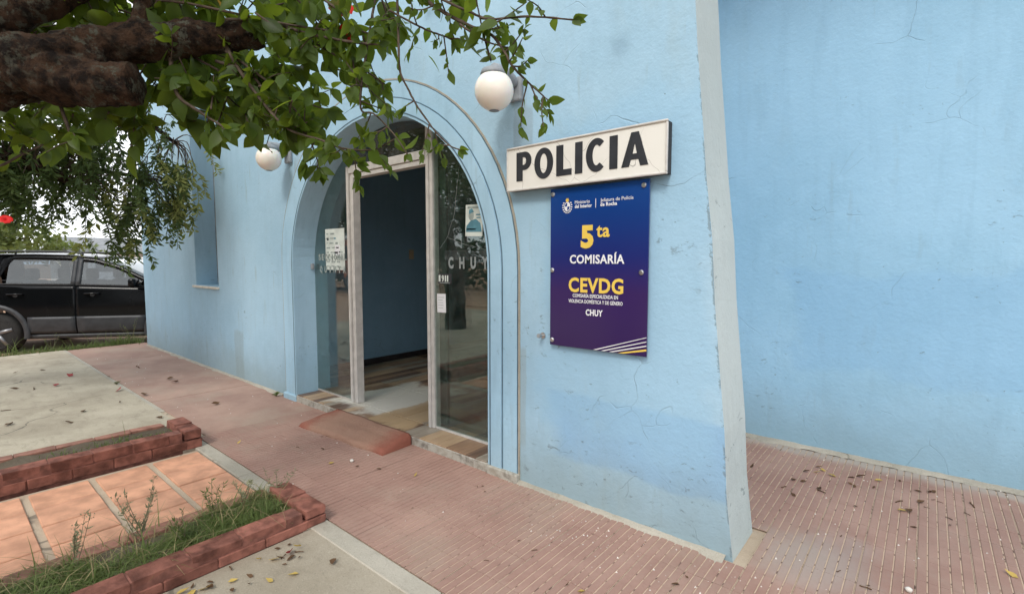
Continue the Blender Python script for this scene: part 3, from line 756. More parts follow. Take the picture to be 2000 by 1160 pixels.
# ------------------------------------------------------------------ blue plaque
BX0, BX1, BZ0, BZ1 = -1.676, -1.075, .912, 1.805
YP = YW - .030
pl = empty('station_plaque', ((BX0 + BX1) / 2, YW, BZ0), label='blue to purple plaque reading 5ta COMISARÍA under the POLICIA sign', cat='sign')
bm = bmesh.new(); box_bm(bm, BX0, BX1, YP, YP + .006, BZ0, BZ1, .0012); spart(pl, 'panel', bmmesh('panel', bm), 'plaque')
for (a, b) in ((BX0 + .018, BZ1 - .03), (BX1 - .03, BZ1 - .03), (BX0 + .016, 1.345), (BX1 - .035, 1.34), (BX0 + .018, BZ0 + .03)):
    vs, fs = tube_data([(a, YW - .001, b), (a, YP - .006, b), (a, YP - .010, b)], [.013, .013, .009], 14); spart(pl, 'stand_off', mesh('stand_off', vs, fs), 'steel')
yt = YP - .0016
def pt(s, x, z, w_, h, mat, off=.0, name='lettering', align='CENTER'):
    spart(pl, name, text_mesh(name, s, x, z, yt, w_, h, off, .0006, align), mat)
cxp = (BX0 + BX1) / 2
pt('5', cxp - .055, 1.475, .080, .112, 'yellow', .05); pt('ta', cxp + .042, 1.527, .080, .070, 'yellow', .022)
pt('COMISARÍA', cxp + .002, 1.385, .335, .046, 'white', .024)
pt('CEVDG', cxp - .003, 1.228, .338, .076, 'yellow', .03)
pt('COMISARÍA ESPECIALIZADA EN', cxp - .004, 1.197, .28, .019, 'white', .012)
pt('VIOLENCIA DOMÉSTICA Y DE GÉNERO', cxp - .004, 1.166, .335, .019, 'white', .012)
pt('CHUY', cxp - .006, 1.101, .105, .032, 'white', .03)
pt('Ministerio', BX0 + .165, 1.711, .095, .018, 'white', .0, align='LEFT'); pt('del Interior', BX0 + .165, 1.688, .108, .018, 'white', .03, align='LEFT')
pt('Jefatura de Policía', BX0 + .325, 1.711, .19, .018, 'white', .0, align='LEFT'); pt('de Rocha', BX0 + .325, 1.688, .098, .018, 'white', .03, align='LEFT')
def flat(par, name, loops, y, mat): return spart(par, name, fix(toxz(curve_mesh(name, loops, .0005), y)), mat)
flat(pl, 'divider_line', [[(BX0 + .295, 1.682), (BX0 + .298, 1.682), (BX0 + .298, 1.73), (BX0 + .295, 1.73)]], yt, 'white')
# corner stripes
for k, (o_, t2, mt) in enumerate(((.0, .003, 'white'), (.022, .004, 'white'), (.044, .005, 'white'), (.068, .010, 'yellow'))):
    za = BZ0 + .098 - o_; x0 = BX1 - .31 + .0 + o_ * 2.2
    flat(pl, 'stripe', [[(x0, BZ0 + .003), (x0 + .012 + t2 * 2, BZ0 + .003), (BX1 - .001, za), (BX1 - .001, za + t2), ]], yt + .0002 * k, mt)
# national emblem: quartered oval, wreath, rising sun
ex, ez = BX0 + .115, 1.700
em = flat(pl, 'emblem', [arcp(ex, ez, .020, .026, 0, 360, 24)[:-1]], yt, 'white')
for (sx, sz) in ((-1, 1), (1, -1)):
    flat(pl, 'emblem_quarter', [[(ex + sx * .001, ez + sz * .001)] + [(ex + sx * .016 * math.cos(rad(a)), ez + sz * .021 * math.sin(rad(a))) for a in range(0, 91, 15)]], yt - .0006, 'plaque')
for sx in (-1, 1):
    for k in range(7):
        a = rad(-95 + k * 22) ; px_, pz_ = ex + sx * .029 * math.cos(a), ez + .034 * math.sin(a)
        flat(pl, 'wreath_leaf', [arcp(px_, pz_, .0055, .0035, 0, 360, 8)[:-1]], yt, 'white')
flat(pl, 'emblem_sun', [[(ex + (.013 if k % 2 else .008) * math.cos(k * math.pi / 8), ez + .035 + (.013 if k % 2 else .008) * math.sin(k * math.pi / 8)) for k in range(16)]], yt, 'yellow')
# small bolt on the wall
hk = empty('wall_bolt', (-1.745, YW, .955), label='small rusty bolt sticking out of the wall left of the plaque', cat='bolt')
vs, fs = tube_data([(0, .01, 0), (0, -.03, 0), (0, -.034, 0), (0, -.05, .003)], [.006, .006, .014, .013], 10); link('shank', mesh('shank', vs, fs), hk, 'steel')
vs, fs = tube_data([(0, -.002, 0), (0, -.006, 0)], [.018, .018], 14); link('washer', mesh('washer', vs, fs), hk, 'steel')

# ------------------------------------------------------------------ papers on the glass
def sheet_on(name, x0, x1, z0, z1, y, mat, label, cat, tilt=0, th=.0012):
    e = empty(name, ((x0 + x1) / 2, y, (z0 + z1) / 2), label=label, cat=cat)
    e.rotation_euler = (0, tilt, 0); hw, hh = (x1 - x0) / 2, (z1 - z0) / 2
    bm = bmesh.new(); box_bm(bm, -hw, hw, -th, 0, -hh, hh); link('sheet', bmmesh('sheet', bm), e, mat)
    return e, hw, hh
def bar(e, x0, x1, z0, z1, mat, name='print'):
    me = fix(toxz(curve_mesh(name, [[(x0, z0), (x1, z0), (x1, z1), (x0, z1)]], .0003), -.0017)); link(name, me, e, mat)
yp = YG - .0046
e, hw, hh = sheet_on('paper_notice', -4.555, -4.215, 1.31, 1.705, yp, 'paper', 'large pale printed notice on the left pane above SECCIONAL', 'notice')
for k in range(8):
    z = hh - .04 - k * .045; n_ = R.randint(2, 4); xx = -hw + .02
    for q in range(n_):
        ww = R.uniform(.03, .09)
        if xx + ww < hw - .02: bar(e, xx, xx + ww, z - R.uniform(.008, .02), z, M['print_grey'])
        xx += ww + R.uniform(.01, .04)
bar(e, -hw + .03, -hw + .06, hh - .11, hh - .085, 'print_dark'); bar(e, -hw + .16, -hw + .19, hh - .10, hh - .085, 'print_teal'); bar(e, .0, .09, -.06, .04, 'white')
# leaflet with a portrait in blue-green ink
e, hw, hh = sheet_on('leaflet', -2.602, -2.432, 1.575, 1.80, yp, 'paper', 'small blue-green portrait leaflet on the right-hand glass pane', 'leaflet', .03)
def shape(e, name, pts, mat, y=-.0017): link(name, fix(toxz(curve_mesh(name, [pts], .0003), y)), e, mat)
shape(e, 'print', [(-hw + .005, -hh + .03), (hw - .005, -hh + .03), (hw - .02, -.02), (.02, .01), (-.03, .0), (-hw + .01, -.04)], 'print_teal')
shape(e, 'print', arcp(-.028, .035, .026, .036, 0, 360, 18)[:-1], M['print_grey'], -.0019)
shape(e, 'print', [(-.052, .045), (-.05, .075), (-.02, .085), (.0, .06), (-.02, .055)], 'print_teal', -.0022)
bar(e, -hw + .02, hw - .02, hh - .028, hh - .012, 'print_grey'); bar(e, .02, hw - .015, .035, .045, 'print_teal'); bar(e, .025, hw - .02, .015, .023, 'print_teal'); bar(e, -hw + .015, .02, -hh + .045, -hh + .055, 'print_dark')
e, hw, hh = sheet_on('emergency_sticker', -2.905, -2.755, 1.222, 1.30, yp - .001, 'sign_black', 'black emergency number sticker reading 911 beside the right door post', 'sticker')
link('lettering', toxz(text_mesh('lettering', '911', .0, -.018, 0, .11, .045, .03, .0003), 0), e, 'paper') if False else None
for ch, xx in (('9', -.022), ('1', .008), ('1', .032)): link('digit', text_mesh('digit', ch, xx, -.02, -.0018, .026 if ch == '9' else .013, .046, .03, .0003), e, 'paper')
bar(e, -hw + .006, -hw + .026, -.022, .028, M['paper']); bar(e, -hw + .02, hw - .02, -hh + .006, -hh + .010, M['print_grey'])
e, hw, hh = sheet_on('white_note', -2.92, -2.822, 1.0, 1.145, yp - .001, 'white', 'small white paper note below the black sticker', 'note', -.02)
for k in range(5): bar(e, -hw + .012, hw - .012 - R.uniform(0, .03), hh - .03 - k * .02, hh - .027 - k * .02, M['print_grey'])

# ------------------------------------------------------------------ brick planters
def brick_mesh(L, Wd, H, seed):
    bm = bmesh.new(); box_bm(bm, -Wd / 2, Wd / 2, -L / 2, L / 2, 0, H, .0035, 1)
    rr = random.Random(seed)
    for v in bm.verts: v.co += Vector((rr.uniform(-.003, .003), rr.uniform(-.0035, .0035), rr.uniform(-.0025, .0025)))
    return bmmesh('brick', bm)
def planter(xf, yend, ztop, label, back, mats, ystart=-2.2, inner_z=.03):
    P = empty('brick_planter', (xf - .25, yend - .5, 0), label=label, cat='planter')
    inv = Matrix.Translation((-(xf - .25), -(yend - .5), 0))
    cs = [brick_mesh(.2095, .11, ztop / 2 - .008, s) for s in (1, 2, 3)]
    for m_ in cs: m_.materials.append(M[mats[0]])
    ds = [brick_mesh(.2095, .085, .07, s + 9) for s in (1, 2, 3)]
    for m_ in ds: m_.materials.append(M[mats[1]])
    def put(me, loc, rz=0):
        o = link('brick', me, P, loc=None); o.matrix_parent_inverse = inv; o.location = loc; o.rotation_euler = (R.uniform(-.012, .012), R.uniform(-.012, .012), rz + R.uniform(-.015, .015))
    y = yend
    for c in range(2):
        y = yend - (.105 if c == 1 else 0) - .103
        k = 0
        while y > ystart:
            put(R.choice(cs), (xf - .056 + R.uniform(-.003, .003) + (0.004 if c == 0 else -.003), y, .002 + c * (ztop / 2)))
            y -= .213
    # end: header bricks across the kerb
    for c in range(2):
        for q in range(3 if back > .45 else 2):
            xx = xf - .104 - q * .213
            if xx - .1 < xf - back - .06: continue
            put(R.choice(cs), (xx + (0 if c else .0), yend + .052, .002 + c * (ztop / 2) + (.006 if c and q else 0)), math.pi / 2)
    put(cs[0], (xf - .056 + .002, yend + .0525, .004 + ztop / 2 + .0), math.pi / 2 * 0 + .02) if False else None
    y = yend - .11
    while y > ystart:
        put(R.choice(ds), (xf - back + .03 + R.uniform(-.004, .004), y, .0 if back < .52 else .018)); y -= .214
    bm = bmesh.new(); box_bm(bm, xf - .108, xf - .006, ystart, yend - .02, -.2, ztop - .009); 
    o = link('mortar_core', bmmesh('mortar_core', bm), P, 'joint'); o.matrix_parent_inverse = inv
    o = box('footing', (xf - back + .02, xf - .008, yend - .03, yend + .098, -.22, .001), 'mortar', P); o.matrix_parent_inverse = inv
    n, m2 = 10, 40; vs, fs = [], []
    for j in range(m2 + 1):
        for i in range(n + 1):
            xx = xf - back + .06 + (back - .16) * i / n; yy = ystart + (yend + .02 - ystart) * j / m2
            vs.append((xx, yy, inner_z + .02 * mnoise.noise((xx * 9, yy * 9, 0)) + .012 * mnoise.noise((xx * 30, yy * 30, 2))))
    for j in range(m2):
        for i in range(n): q = j * (n + 1) + i; fs.append((q, q + 1, q + n + 2, q + n + 1))
    o = link('soil', mesh('soil', vs, fs, True), P, 'soil'); o.matrix_parent_inverse = inv
    return P
planter(-2.42, 1.22, .102, 'near red brick planter overgrown with green grass', .50, ('brick', 'brick_old'), inner_z=.055)
planter(-4.15, 1.19, .142, 'far red brick planter with dry soil and sparse grass', .55, ('brick', 'brick_old'), inner_z=.075)

# ------------------------------------------------------------------ grass and weeds
def blades(name, spots, label=None, mat='grass', wscale=1.):
    vs, fs = [], []
    for (x, y, z, h, lean) in spots:
        a = R.uniform(0, 6.283); d = Vector((math.cos(a), math.sin(a), 0)); s = Vector((-d.y, d.x, 0)); w = R.uniform(.0018, .0036) * wscale
        q = len(vs); p = Vector((x, y, z))
        for t in (0, .4, .75, 1):
            c = p + d * lean * h * t * t + Vector((0, 0, h * (t - .35 * lean * t * t)))
            ww = w * (1 - t * .9)
            vs += [c - s * ww, c + s * ww]
        for k in range(3): b = q + 2 * k; fs.append((b, b + 1, b + 3, b + 2))
    o = link(name, mesh(name, vs, fs), None, mat); tag(o, label, kind='stuff'); o['category'] = 'grass'; return o
sp = []
for q in range(330):
    cy = R.uniform(-1.2, 1.24); cx = min(-2.53, max(-2.90, R.gauss(-2.72, .11))); hh = R.uniform(.035, .095) * (1 + .5 * mnoise.noise((cx * 3, cy * 2.2, 5)))
    if mnoise.noise((cx * 4, cy * 2.6, 1)) < -.28: continue
    for k in range(R.randint(20, 75)):
        x = cx + R.gauss(0, .022); y = cy + R.gauss(0, .03)
        if -2.93 < x < -2.505 and y < 1.29: sp.append((x, y, .05, hh * R.uniform(.45, 1.1), R.uniform(.5, 2.1)))
for k in range(130): sp.append((R.uniform(-2.90, -2.55), R.uniform(-.2, 1.2), .05, R.uniform(.10, .2), R.uniform(.3, 1.0)))
blades('grass', sp, 'tufted green grass filling the near brick planter')
M['straw'] = leafmat('dry_straw', (.33, .27, .14), (.34, .28, .14), .25, .7)
sp = [(R.gauss(-2.74, .1), R.uniform(-1, 1.25), .05, R.uniform(.05, .2), R.uniform(.5, 2.2)) for _ in range(420)]
blades('dry_grass', [q for q in sp if -2.92 < q[0] < -2.52], 'dry straw-coloured blades among the near planter grass', 'straw')
sp = []
for (cx, cy, n, hh) in ((-4.42, .82, 90, .07), (-4.40, 1.05, 70, .05), (-4.45, .55, 40, .05), (-4.42, .95, 60, .05)):
    for k in range(n): sp.append((R.gauss(cx, .05), R.gauss(cy, .07), .075, R.uniform(.4, 1) * hh, R.uniform(.3, 1.5)))
sp.append((-4.47, .90, .075, .17, .1))
blades('grass', sp, 'sparse grass tufts in the far brick planter', wscale=1.1)
sp = []
for k in range(2600):
    u = R.random(); y = -.6 + 3.0 * u; x = -10.38 + R.gauss(0, .09) - .1 * R.random()
    sp.append((x, y, -.10 + .08 * R.random(), R.uniform(.05, .16) * (1.6 if y > 2.0 else 1), R.uniform(.3, 1.4)))
for k in range(40): sp.append((-10.4 + R.uniform(-.1, .1), R.uniform(.3, 2.4), -.05, R.uniform(.2, .45), R.uniform(.3, .9)))
blades('grass', sp, 'ragged grass along the far end of the pavement by the car', wscale=2.2)
bm = bmesh.new()
# earth bank under that grass
vs = []; fs = []
for k in range(30):
    y = -3 + k * .22; vs += [(-10.29, y, -.012), (-10.55 + .05 * mnoise.noise((y * 2, 0, 0)), y, -.09), (-10.9 + .06 * mnoise.noise((y * 2, 3, 0)), y, -.236)]
    if k: q = 3 * k; fs += [(q - 3, q, q + 1, q - 2), (q - 2, q + 1, q + 2, q - 1)]
tag(link('earth_bank', mesh('earth_bank', vs, fs, True), None, 'soil'), kind='structure')

def leaf_verts(base, d, nrm, L, Wd, curl=.15, fold=.12, fine=False):
    """an ovate leaf: folded along its midrib, tip bent"""
    d = d.normalized(); s = d.cross(nrm).normalized(); n = s.cross(d)
    prof = [(0, .0), (.09, .50), (.24, .90), (.42, 1), (.62, .82), (.80, .50), (.92, .2), (1, 0)] if fine else [(0, .0), (.12, .55), (.32, 1), (.55, .92), (.78, .52), (1, 0)]
    vs = []
    for t, w in prof:
        c = base + d * (L * t) - n * (curl * L * t * t)
        if w == 0: vs.append(c)
        else: vs += [c - s * (Wd * .5 * w) + n * (fold * Wd * w), c, c + s * (Wd * .5 * w) + n * (fold * Wd * w)]
    fs = [(0, 2, 1), (0, 3, 2)]
    m_ = len(prof) - 2
    for k in range(m_ - 1):
        a = 1 + 3 * k; fs += [(a, a + 1, a + 4, a + 3), (a + 1, a + 2, a + 5, a + 4)]
    e = 1 + 3 * m_; fs += [(e - 3, e - 2, e), (e - 2, e - 1, e)]
    return vs, fs
def rvec(): 
    while True:
        v = Vector((R.uniform(-1, 1), R.uniform(-1, 1), R.uniform(-1, 1)))
        if .05 < v.length < 1: return v.normalized()
def weed(x, y, z, h, nb, label, group, spread=.5, seedheads=True, mat='weed'):
    W_ = empty('weed_plant', (x, y, z), label=label, cat='plant', group=group)
    vs, fs = [], []; lv, lf = [], []
    for b in range(nb):
        a = R.uniform(0, 6.28); d = Vector((math.cos(a) * spread, math.sin(a) * spread, 1)).normalized()
        p0 = Vector((0, 0, 0)) if b == 0 else Vector((0, 0, h * R.uniform(.1, .4))); hh = h * R.uniform(.65, 1) - p0.z
        pts = [p0, p0 + d * hh * .5, p0 + d * hh + Vector((0, 0, .1 * hh))]
        pts = catmull(pts, 4); tube_data(pts, [.0022 - .0015 * i / len(pts) for i in range(len(pts))], 5, vs, fs)
        for p in pts[1:]:
            for q in range(3):
                v = rvec(); v.z = abs(v.z) * .8 + .2; L = R.uniform(.012, .03)
                a_, f_ = leaf_verts(p, v, rvec(), L, L * .22); k = len(lv); lv += a_; lf += [tuple(i + k for i in t) for t in f_]
        if seedheads:
            for q in range(10):
                p = pts[-1] + rvec() * .014; v = rvec(); L = .008
                a_, f_ = leaf_verts(p, v, rvec(), L, L * .7); k = len(lv); lv += a_; lf += [tuple(i + k for i in t) for t in f_]
    link('stem', mesh('stem', vs, fs), W_, 'wstem'); o = link('foliage', mesh('foliage', lv, lf), W_, mat); o['kind'] = 'stuff'
weed(-2.79, .60, .055, .31, 8, 'tall dry branching weed with small seed heads in the near planter', None, .45)
weed(-2.79, .36, .055, .24, 5, 'dry weed nearest the left frame edge in the near planter', None, .35)
weed(-2.78, .90, .055, .20, 6, 'short bushy green weed in the middle of the near planter grass', None, .4, False, 'grass')
weed(-2.80, 1.24, .055, .18, 4, 'thin wiry weed arching over the kerb at the planter end', None, 1.1, False)
weed(-2.66, .74, .055, .15, 5, 'small feathery green weed close to the front bricks of the near planter', None, .6, False, 'grass')
weed(-2.80, 1.06, .055, .16, 4, 'slim dry weed stem near the kerb end of the near planter', None, .5)
weed(-10.42, 1.25, -.1, .35, 4, 'leafy green weed standing before the black car', None, .5, False, 'grass')
weed(-10.35, 2.25, -.1, .55, 6, 'tall weed clump against the far building corner', None, .4, False, 'grass')
for (x, y, lab) in ((-5.12, 2.30, 'low creeping weed at the left foot of the arch'),):
    weed(x, y, 0, .05, 7, lab, None, 2.6, False, 'grass')
weed(-7.0, 1.36, 0, .03, 5, 'tiny weed growing in the kerb joint of the driveway', None, 2.6, False, 'weed')

# ------------------------------------------------------------------ hibiscus tree overhead
BR = {
  'limb': [ (-2.762,-0.246,1.846,0.1201), (-2.701,0.153,2.066,0.1153), (-2.559,0.344,2.126,0.1032), (-2.515,0.522,2.232,0.0806), (-2.391,0.696,2.288,0.0661), (-2.289,0.851,2.323,0.0572), (-2.204,0.990,2.345,0.0412)],
  'stub': [ (-2.574,0.302,2.096,0.0907), (-2.426,0.436,2.062,0.0798), (-2.312,0.558,2.057,0.0653)],
  'up': [ (-2.451,0.604,2.261,0.0366), (-2.470,0.646,2.449,0.0351), (-2.511,0.703,2.729,0.0318)],
  'upl': [ (-2.948,0.094,2.240,0.0785), (-2.784,0.309,2.372,0.0604), (-2.687,0.470,2.511,0.0496), (-2.633,0.601,2.729,0.0424)],
  't1': [ (-2.293,0.854,2.391,0.0148), (-2.094,0.953,2.362,0.0124), (-1.867,1.003,2.267,0.0098), (-1.639,1.056,2.190,0.0084), (-1.524,1.085,2.159,0.0054)],
  't2': [ (-1.730,1.020,2.604,0.0149), (-1.492,1.068,2.397,0.0123), (-1.287,1.094,2.239,0.0099), (-1.217,1.122,2.185,0.0098), (-1.135,1.146,2.131,0.0088), (-1.068,1.173,2.094,0.0079), (-1.013,1.173,2.027,0.0062), (-0.980,1.170,1.978,0.0054), (-0.929,1.194,1.919,0.0046), (-0.876,1.207,1.868,0.0030)],
  't3': [ (-1.327,1.067,2.305,0.0083), (-1.203,1.097,2.213,0.0072), (-1.115,1.126,2.160,0.0063), (-1.053,1.149,2.128,0.0062), (-0.948,1.211,2.126,0.0054), (-0.837,1.277,2.107,0.0045)],
  't4': [ (-1.495,1.135,2.426,0.0090), (-1.439,1.103,2.292,0.0079), (-1.431,1.099,2.186,0.0079), (-1.404,1.082,2.046,0.0069), (-1.382,1.096,1.983,0.0069), (-1.334,1.102,1.910,0.0060), (-1.280,1.127,1.830,0.0051), (-1.233,1.148,1.780,0.0042), (-1.199,1.162,1.763,0.0034)],
  't5': [ (-1.573,1.137,2.455,0.0093), (-1.585,1.116,2.344,0.0074), (-1.590,1.083,2.178,0.0083), (-1.591,1.055,2.024,0.0083), (-1.587,1.050,1.937,0.0064), (-1.544,1.072,1.922,0.0055), (-1.469,1.101,1.845,0.0045), (-1.412,1.115,1.769,0.0036)],
  't6': [ (-2.289,0.851,2.323,0.0148), (-2.164,0.875,2.160,0.0103), (-2.091,0.901,2.065,0.0092), (-1.999,0.929,1.965,0.0091), (-1.936,0.963,1.906,0.0080), (-1.826,1.025,1.865,0.0069), (-1.742,1.066,1.829,0.0059), (-1.635,1.129,1.820,0.0049), (-1.556,1.173,1.856,0.0038)],
  't6b': [ (-1.826,1.025,1.865,0.0060), (-1.742,1.066,1.825,0.0049), (-1.693,1.102,1.774,0.0039)],
  't7': [ (-2.270,0.861,2.264,0.0106), (-2.086,0.937,2.127,0.0083), (-1.996,0.978,2.041,0.0072), (-1.928,1.012,1.940,0.0061), (-1.862,1.038,1.761,0.0040)],
  't8': [ (-2.298,0.834,2.222,0.0127), (-2.144,0.916,2.145,0.0104), (-2.024,0.973,1.958,0.0083), (-1.927,1.023,1.904,0.0061)],
  't9': [ (-2.386,0.696,2.243,0.0165), (-2.359,0.703,2.076,0.0145), (-2.257,0.755,1.990,0.0082), (-2.157,0.806,1.923,0.0061)],
  't10': [ (-2.603,0.370,2.103,0.0137), (-2.579,0.380,1.995,0.0137), (-2.547,0.397,1.895,0.0118), (-2.524,0.412,1.848,0.0079)],
  't11': [ (-2.446,0.665,2.449,0.0103), (-2.324,0.767,2.430,0.0103), (-2.006,0.958,2.332,0.0091), (-1.760,1.027,2.256,0.0067)],
  't12': [ (-2.983,0.148,1.748,0.0103), (-2.890,0.230,1.781,0.0093), (-2.818,0.295,1.831,0.0083), (-2.761,0.346,1.866,0.0062)],
  't13': [ (-2.434,0.726,2.285,0.0106), (-2.253,0.930,2.144,0.0087), (-2.117,1.038,2.090,0.0065), (-1.982,1.147,2.036,0.0043)],
  't14': [ (-1.459,1.083,2.256,0.0070), (-1.376,1.121,2.200,0.0052), (-1.323,1.150,2.169,0.0052), (-1.275,1.175,2.147,0.0043), (-1.257,1.189,2.137,0.0034)],
  't15': [ (-2.030,1.005,2.346,0.0103), (-1.851,1.078,2.222,0.0081), (-1.711,1.123,2.142,0.0059), (-1.612,1.172,2.066,0.0039)],
  't16': [ (-1.875,1.013,2.436,0.0098), (-1.734,1.056,2.332,0.0076), (-1.641,1.059,2.233,0.0056)],
}
BLOBS = [
  (-2.616,0.749,2.078, 0.205,0.136,60), (-2.352,0.903,2.051, 0.200,0.111,60), (-2.146,1.022,2.177, 0.152,0.108,40),
  (-2.617,0.901,2.298, 0.285,0.095,45), (-2.613,0.479,1.965, 0.186,0.083,30), (-2.963,0.359,2.415, 0.217,0.087,60), (-3.0,.25,2.05,.2,.12,40), (-2.80,.58,2.50,.25,.1,60), (-2.95,.5,2.62,.3,.14,60), (-2.85,.75,2.25,.3,.1,50), (-2.55,1.15,2.2,.3,.14,60),
  (-2.636,0.772,2.486, 0.318,0.091,55), (-2.268,0.947,2.458, 0.260,0.076,60), (-1.934,1.084,2.325, 0.186,0.124,50),
  (-1.712,1.125,2.181, 0.118,0.118,24), (-1.587,1.111,2.307, 0.149,0.065,26), (-1.273,1.172,2.240, 0.119,0.043,10),
  (-1.035,1.185,2.072, 0.079,0.055,16), (-1.998,0.999,2.006, 0.124,0.093,20), (-2.823,0.367,1.947, 0.148,0.064,14)]
hib = empty('hibiscus_tree', (-2.72, -.72, .05), label='old hibiscus tree with lichened limbs and big green leaves overhead', cat='tree')
hinv = Matrix.Translation((2.72, .72, -.05))
def hpart(name, me, mat):
    o = link(name, me, hib, mat); o.matrix_parent_inverse = hinv; return o
def rough_tube(name, pts, rs, n, mat, amp=.12, sub=6, freq=9):
    P = catmull(pts, sub); rr = []
    for i in range(len(P)):
        u = i / sub; k = min(int(u), len(rs) - 2); f = u - k; rr.append(rs[k] * (1 - f) + rs[k + 1] * f)
    vs, fs = tube_data(P, rr, n)
    for i, p in enumerate(P):
        for k in range(n):
            v = vs[i * n + k]; d = v - p
            e = 1 + amp * mnoise.noise(v * freq) + amp * .55 * mnoise.noise(v * freq * 2.7) + amp * .4 * abs(mnoise.noise(v * freq * 6)) + amp * .22 * mnoise.noise(v * freq * 13)
            vs[i * n + k] = p + d * e
    return hpart(name, mesh(name, vs, fs, True), mat)
rough_tube('trunk', [(-2.72, -.72, -.1), (-2.74, -.66, .5), (-2.70, -.58, 1.1), (-2.76, -.42, 1.6)] + [b[:3] for b in BR['limb'][:1]], [.19, .16, .14, .13, .12], 20, 'bark')
rough_tube('limb', [b[:3] for b in BR['limb']], [b[3] for b in BR['limb']], 64, 'bark', .28, 22)
rough_tube('limb', [b[:3] for b in BR['stub']], [b[3] for b in BR['stub']], 56, 'bark', .30, 24)
rough_tube('limb', [(-2.82, -.2, 1.9)] + [b[:3] for b in BR['upl']], [.08] + [b[3] for b in BR['upl']], 44, 'bark', .26, 16)
rough_tube('limb', [b[:3] for b in BR['up']], [b[3] for b in BR['up']], 14, 'bark', .12, 6)
LV = []      # (base, direction, normal, length)
camp = Vector((0, 0, CAMZ)); FWD = Vector((-math.sin(rad(40)), math.cos(rad(40)), 0))
def leaf_at(p, out, L=None, droop=.45):
    d = (out * .7 + rvec() * .8 + Vector((0, 0, -droop))).normalized()
    tocam = (camp - p).normalized()
    n = (rvec() * .9 + tocam * .55 + Vector((0, 0, .5))).normalized()
    LV.append((p, d, n, (L or R.uniform(.055, .085)) * R.uniform(.7, 1.2) * 1.12 * min(1.1, max(.1, (p - camp).dot(FWD) / 2.0) ** 1.2)))
def run_twig(T, every=.035, near=1., leafy=1.):
    P = catmull(T, 6); acc = 0
    for i in range(1, len(P)):
        acc += (P[i] - P[i - 1]).length
        if acc > every:
            acc = 0
            if R.random() < leafy:
                t = (P[i] - P[i - 1]).normalized(); s = t.cross(rvec()).normalized()
                leaf_at(P[i], s + t * .5, R.uniform(.05, .075) * near)
    t = (P[-1] - P[-2]).normalized()
    for k in range(3): leaf_at(P[-1], t * 1.4 + rvec() * .5, R.uniform(.04, .07) * near, .1)
    return P
tw_v, tw_f = [], []
spec = dict(t1=(.03, 1.1, 1), t2=(.020, .85, 1), t3=(.055, .85, .7), t4=(.045, .75, .75), t5=(.045, .9, .8), t6=(.035, 1.0, .9), t6b=(.03, .9, .9), t7=(.035, 1.1, .9), t8=(.03, 1.1, 1), t9=(.05, 1.2, .8), t10=(.05, 1.1, .8), t11=(.03, 1.2, 1), t12=(.07, 1.0, .6), t13=(.035, 1.2, 1), t14=(.035, .7, 1), t15=(.03, 1.0, 1), t16=(.03, 1.1, 1))
for k, (ev, nr, lf) in spec.items():
    b = BR[k]; T = [Vector(q[:3]) for q in b]
    P = run_twig(T, ev, nr, lf)
    rs = [b[0][3] * .55 + (b[-1][3] * .6 - b[0][3] * .55) * i / (len(P) - 1) for i in range(len(P))]
    vs, fs = tube_data(P, rs, 7)
    for i in range(len(vs)): vs[i] = vs[i] + rvec() * .0009
    hpart('twig', mesh('twig', vs, fs, True), 'twig')
    # side shoots
    for q in range(int(len(P) * (.30 if k not in ('t3', 't4', 't12') else .10))):
        i = R.randrange(1, len(P)); o_ = P[i]; d = (rvec() + Vector((0, 0, -.3))).normalized(); L = R.uniform(.05, .13)
        pts = catmull([o_, o_ + d * L * .5 + rvec() * .008, o_ + d * L], 3); tube_data(pts, [.0028, .0026, .0024, .0021, .0019, .0017, .0014][:len(pts)], 5, tw_v, tw_f)
        for m_ in pts[2:]: leaf_at(m_, d, R.uniform(.04, .065) * nr)
        leaf_at(pts[-1], d * 1.5, R.uniform(.04, .065) * nr)
for (x, y, z, rx, rz, n) in BLOBS:
    c = Vector((x, y, z))
    for q in range(max(2, n // 5)):
        o_ = c + Vector((R.uniform(-1, 1) * rx * .75, R.uniform(-1, 1) * rx * .8, R.uniform(-.8, 1) * rz)); d = (rvec() + Vector((.3, .3, -.2))).normalized(); L = R.uniform(.09, .2)
        pts = catmull([o_ - d * L * .6 + Vector((0, 0, .03)), o_, o_ + d * L * .6], 4); tube_data(pts, [.004 - .0003 * i for i in range(len(pts))], 5, tw_v, tw_f)
        for i in range(7):
            m_ = R.choice(pts); leaf_at(m_, rvec() + d * .4, R.uniform(.06, .10))
# canopy above the frame: keeps the light under the tree dim as in the photograph
for q in range(2600):
    p = Vector((R.gauss(-2.8, .8), R.gauss(.1, .75), R.gauss(3.05, .3)))
    if p.z < 2.62: continue
    leaf_at(p, rvec(), R.uniform(.07, .11))
o = hpart('twigs', mesh('twigs', tw_v, tw_f, True), 'twig'); o['kind'] = 'stuff'
fwd = Vector((-math.sin(rad(40)), math.cos(rad(40)), 0)); rgt = Vector((math.cos(rad(40)), math.sin(rad(40)), 0))
def size_in_view(l):
    v = l[0] - camp; z = v.dot(fwd)
    if z < .3 or abs(v.dot(rgt) / z) > 1.06 or abs(v.z / z + .07) > .64: return 0
    return l[3] / z
LV.sort(key=size_in_view, reverse=True)
lmes = []
for k in range(5):
    a, f_ = leaf_verts(Vector((0, 0, 0)), Vector((0, 1, 0)), Vector((0, 0, 1)), 1, R.uniform(.48, .62), R.uniform(.05, .4), R.uniform(.08, .26), True)
    # petiole
    vs2, fs2 = tube_data([(0, -.14, .01), (0, 0, 0)], [.012, .012], 3, a, f_); me = mesh('leaf', a, f_, True); me.materials.append(M['hleaf']); lmes.append(me)
ylw = lmes[0].copy(); ylw.materials.clear(); ylw.materials.append(M['hleaf_y'])
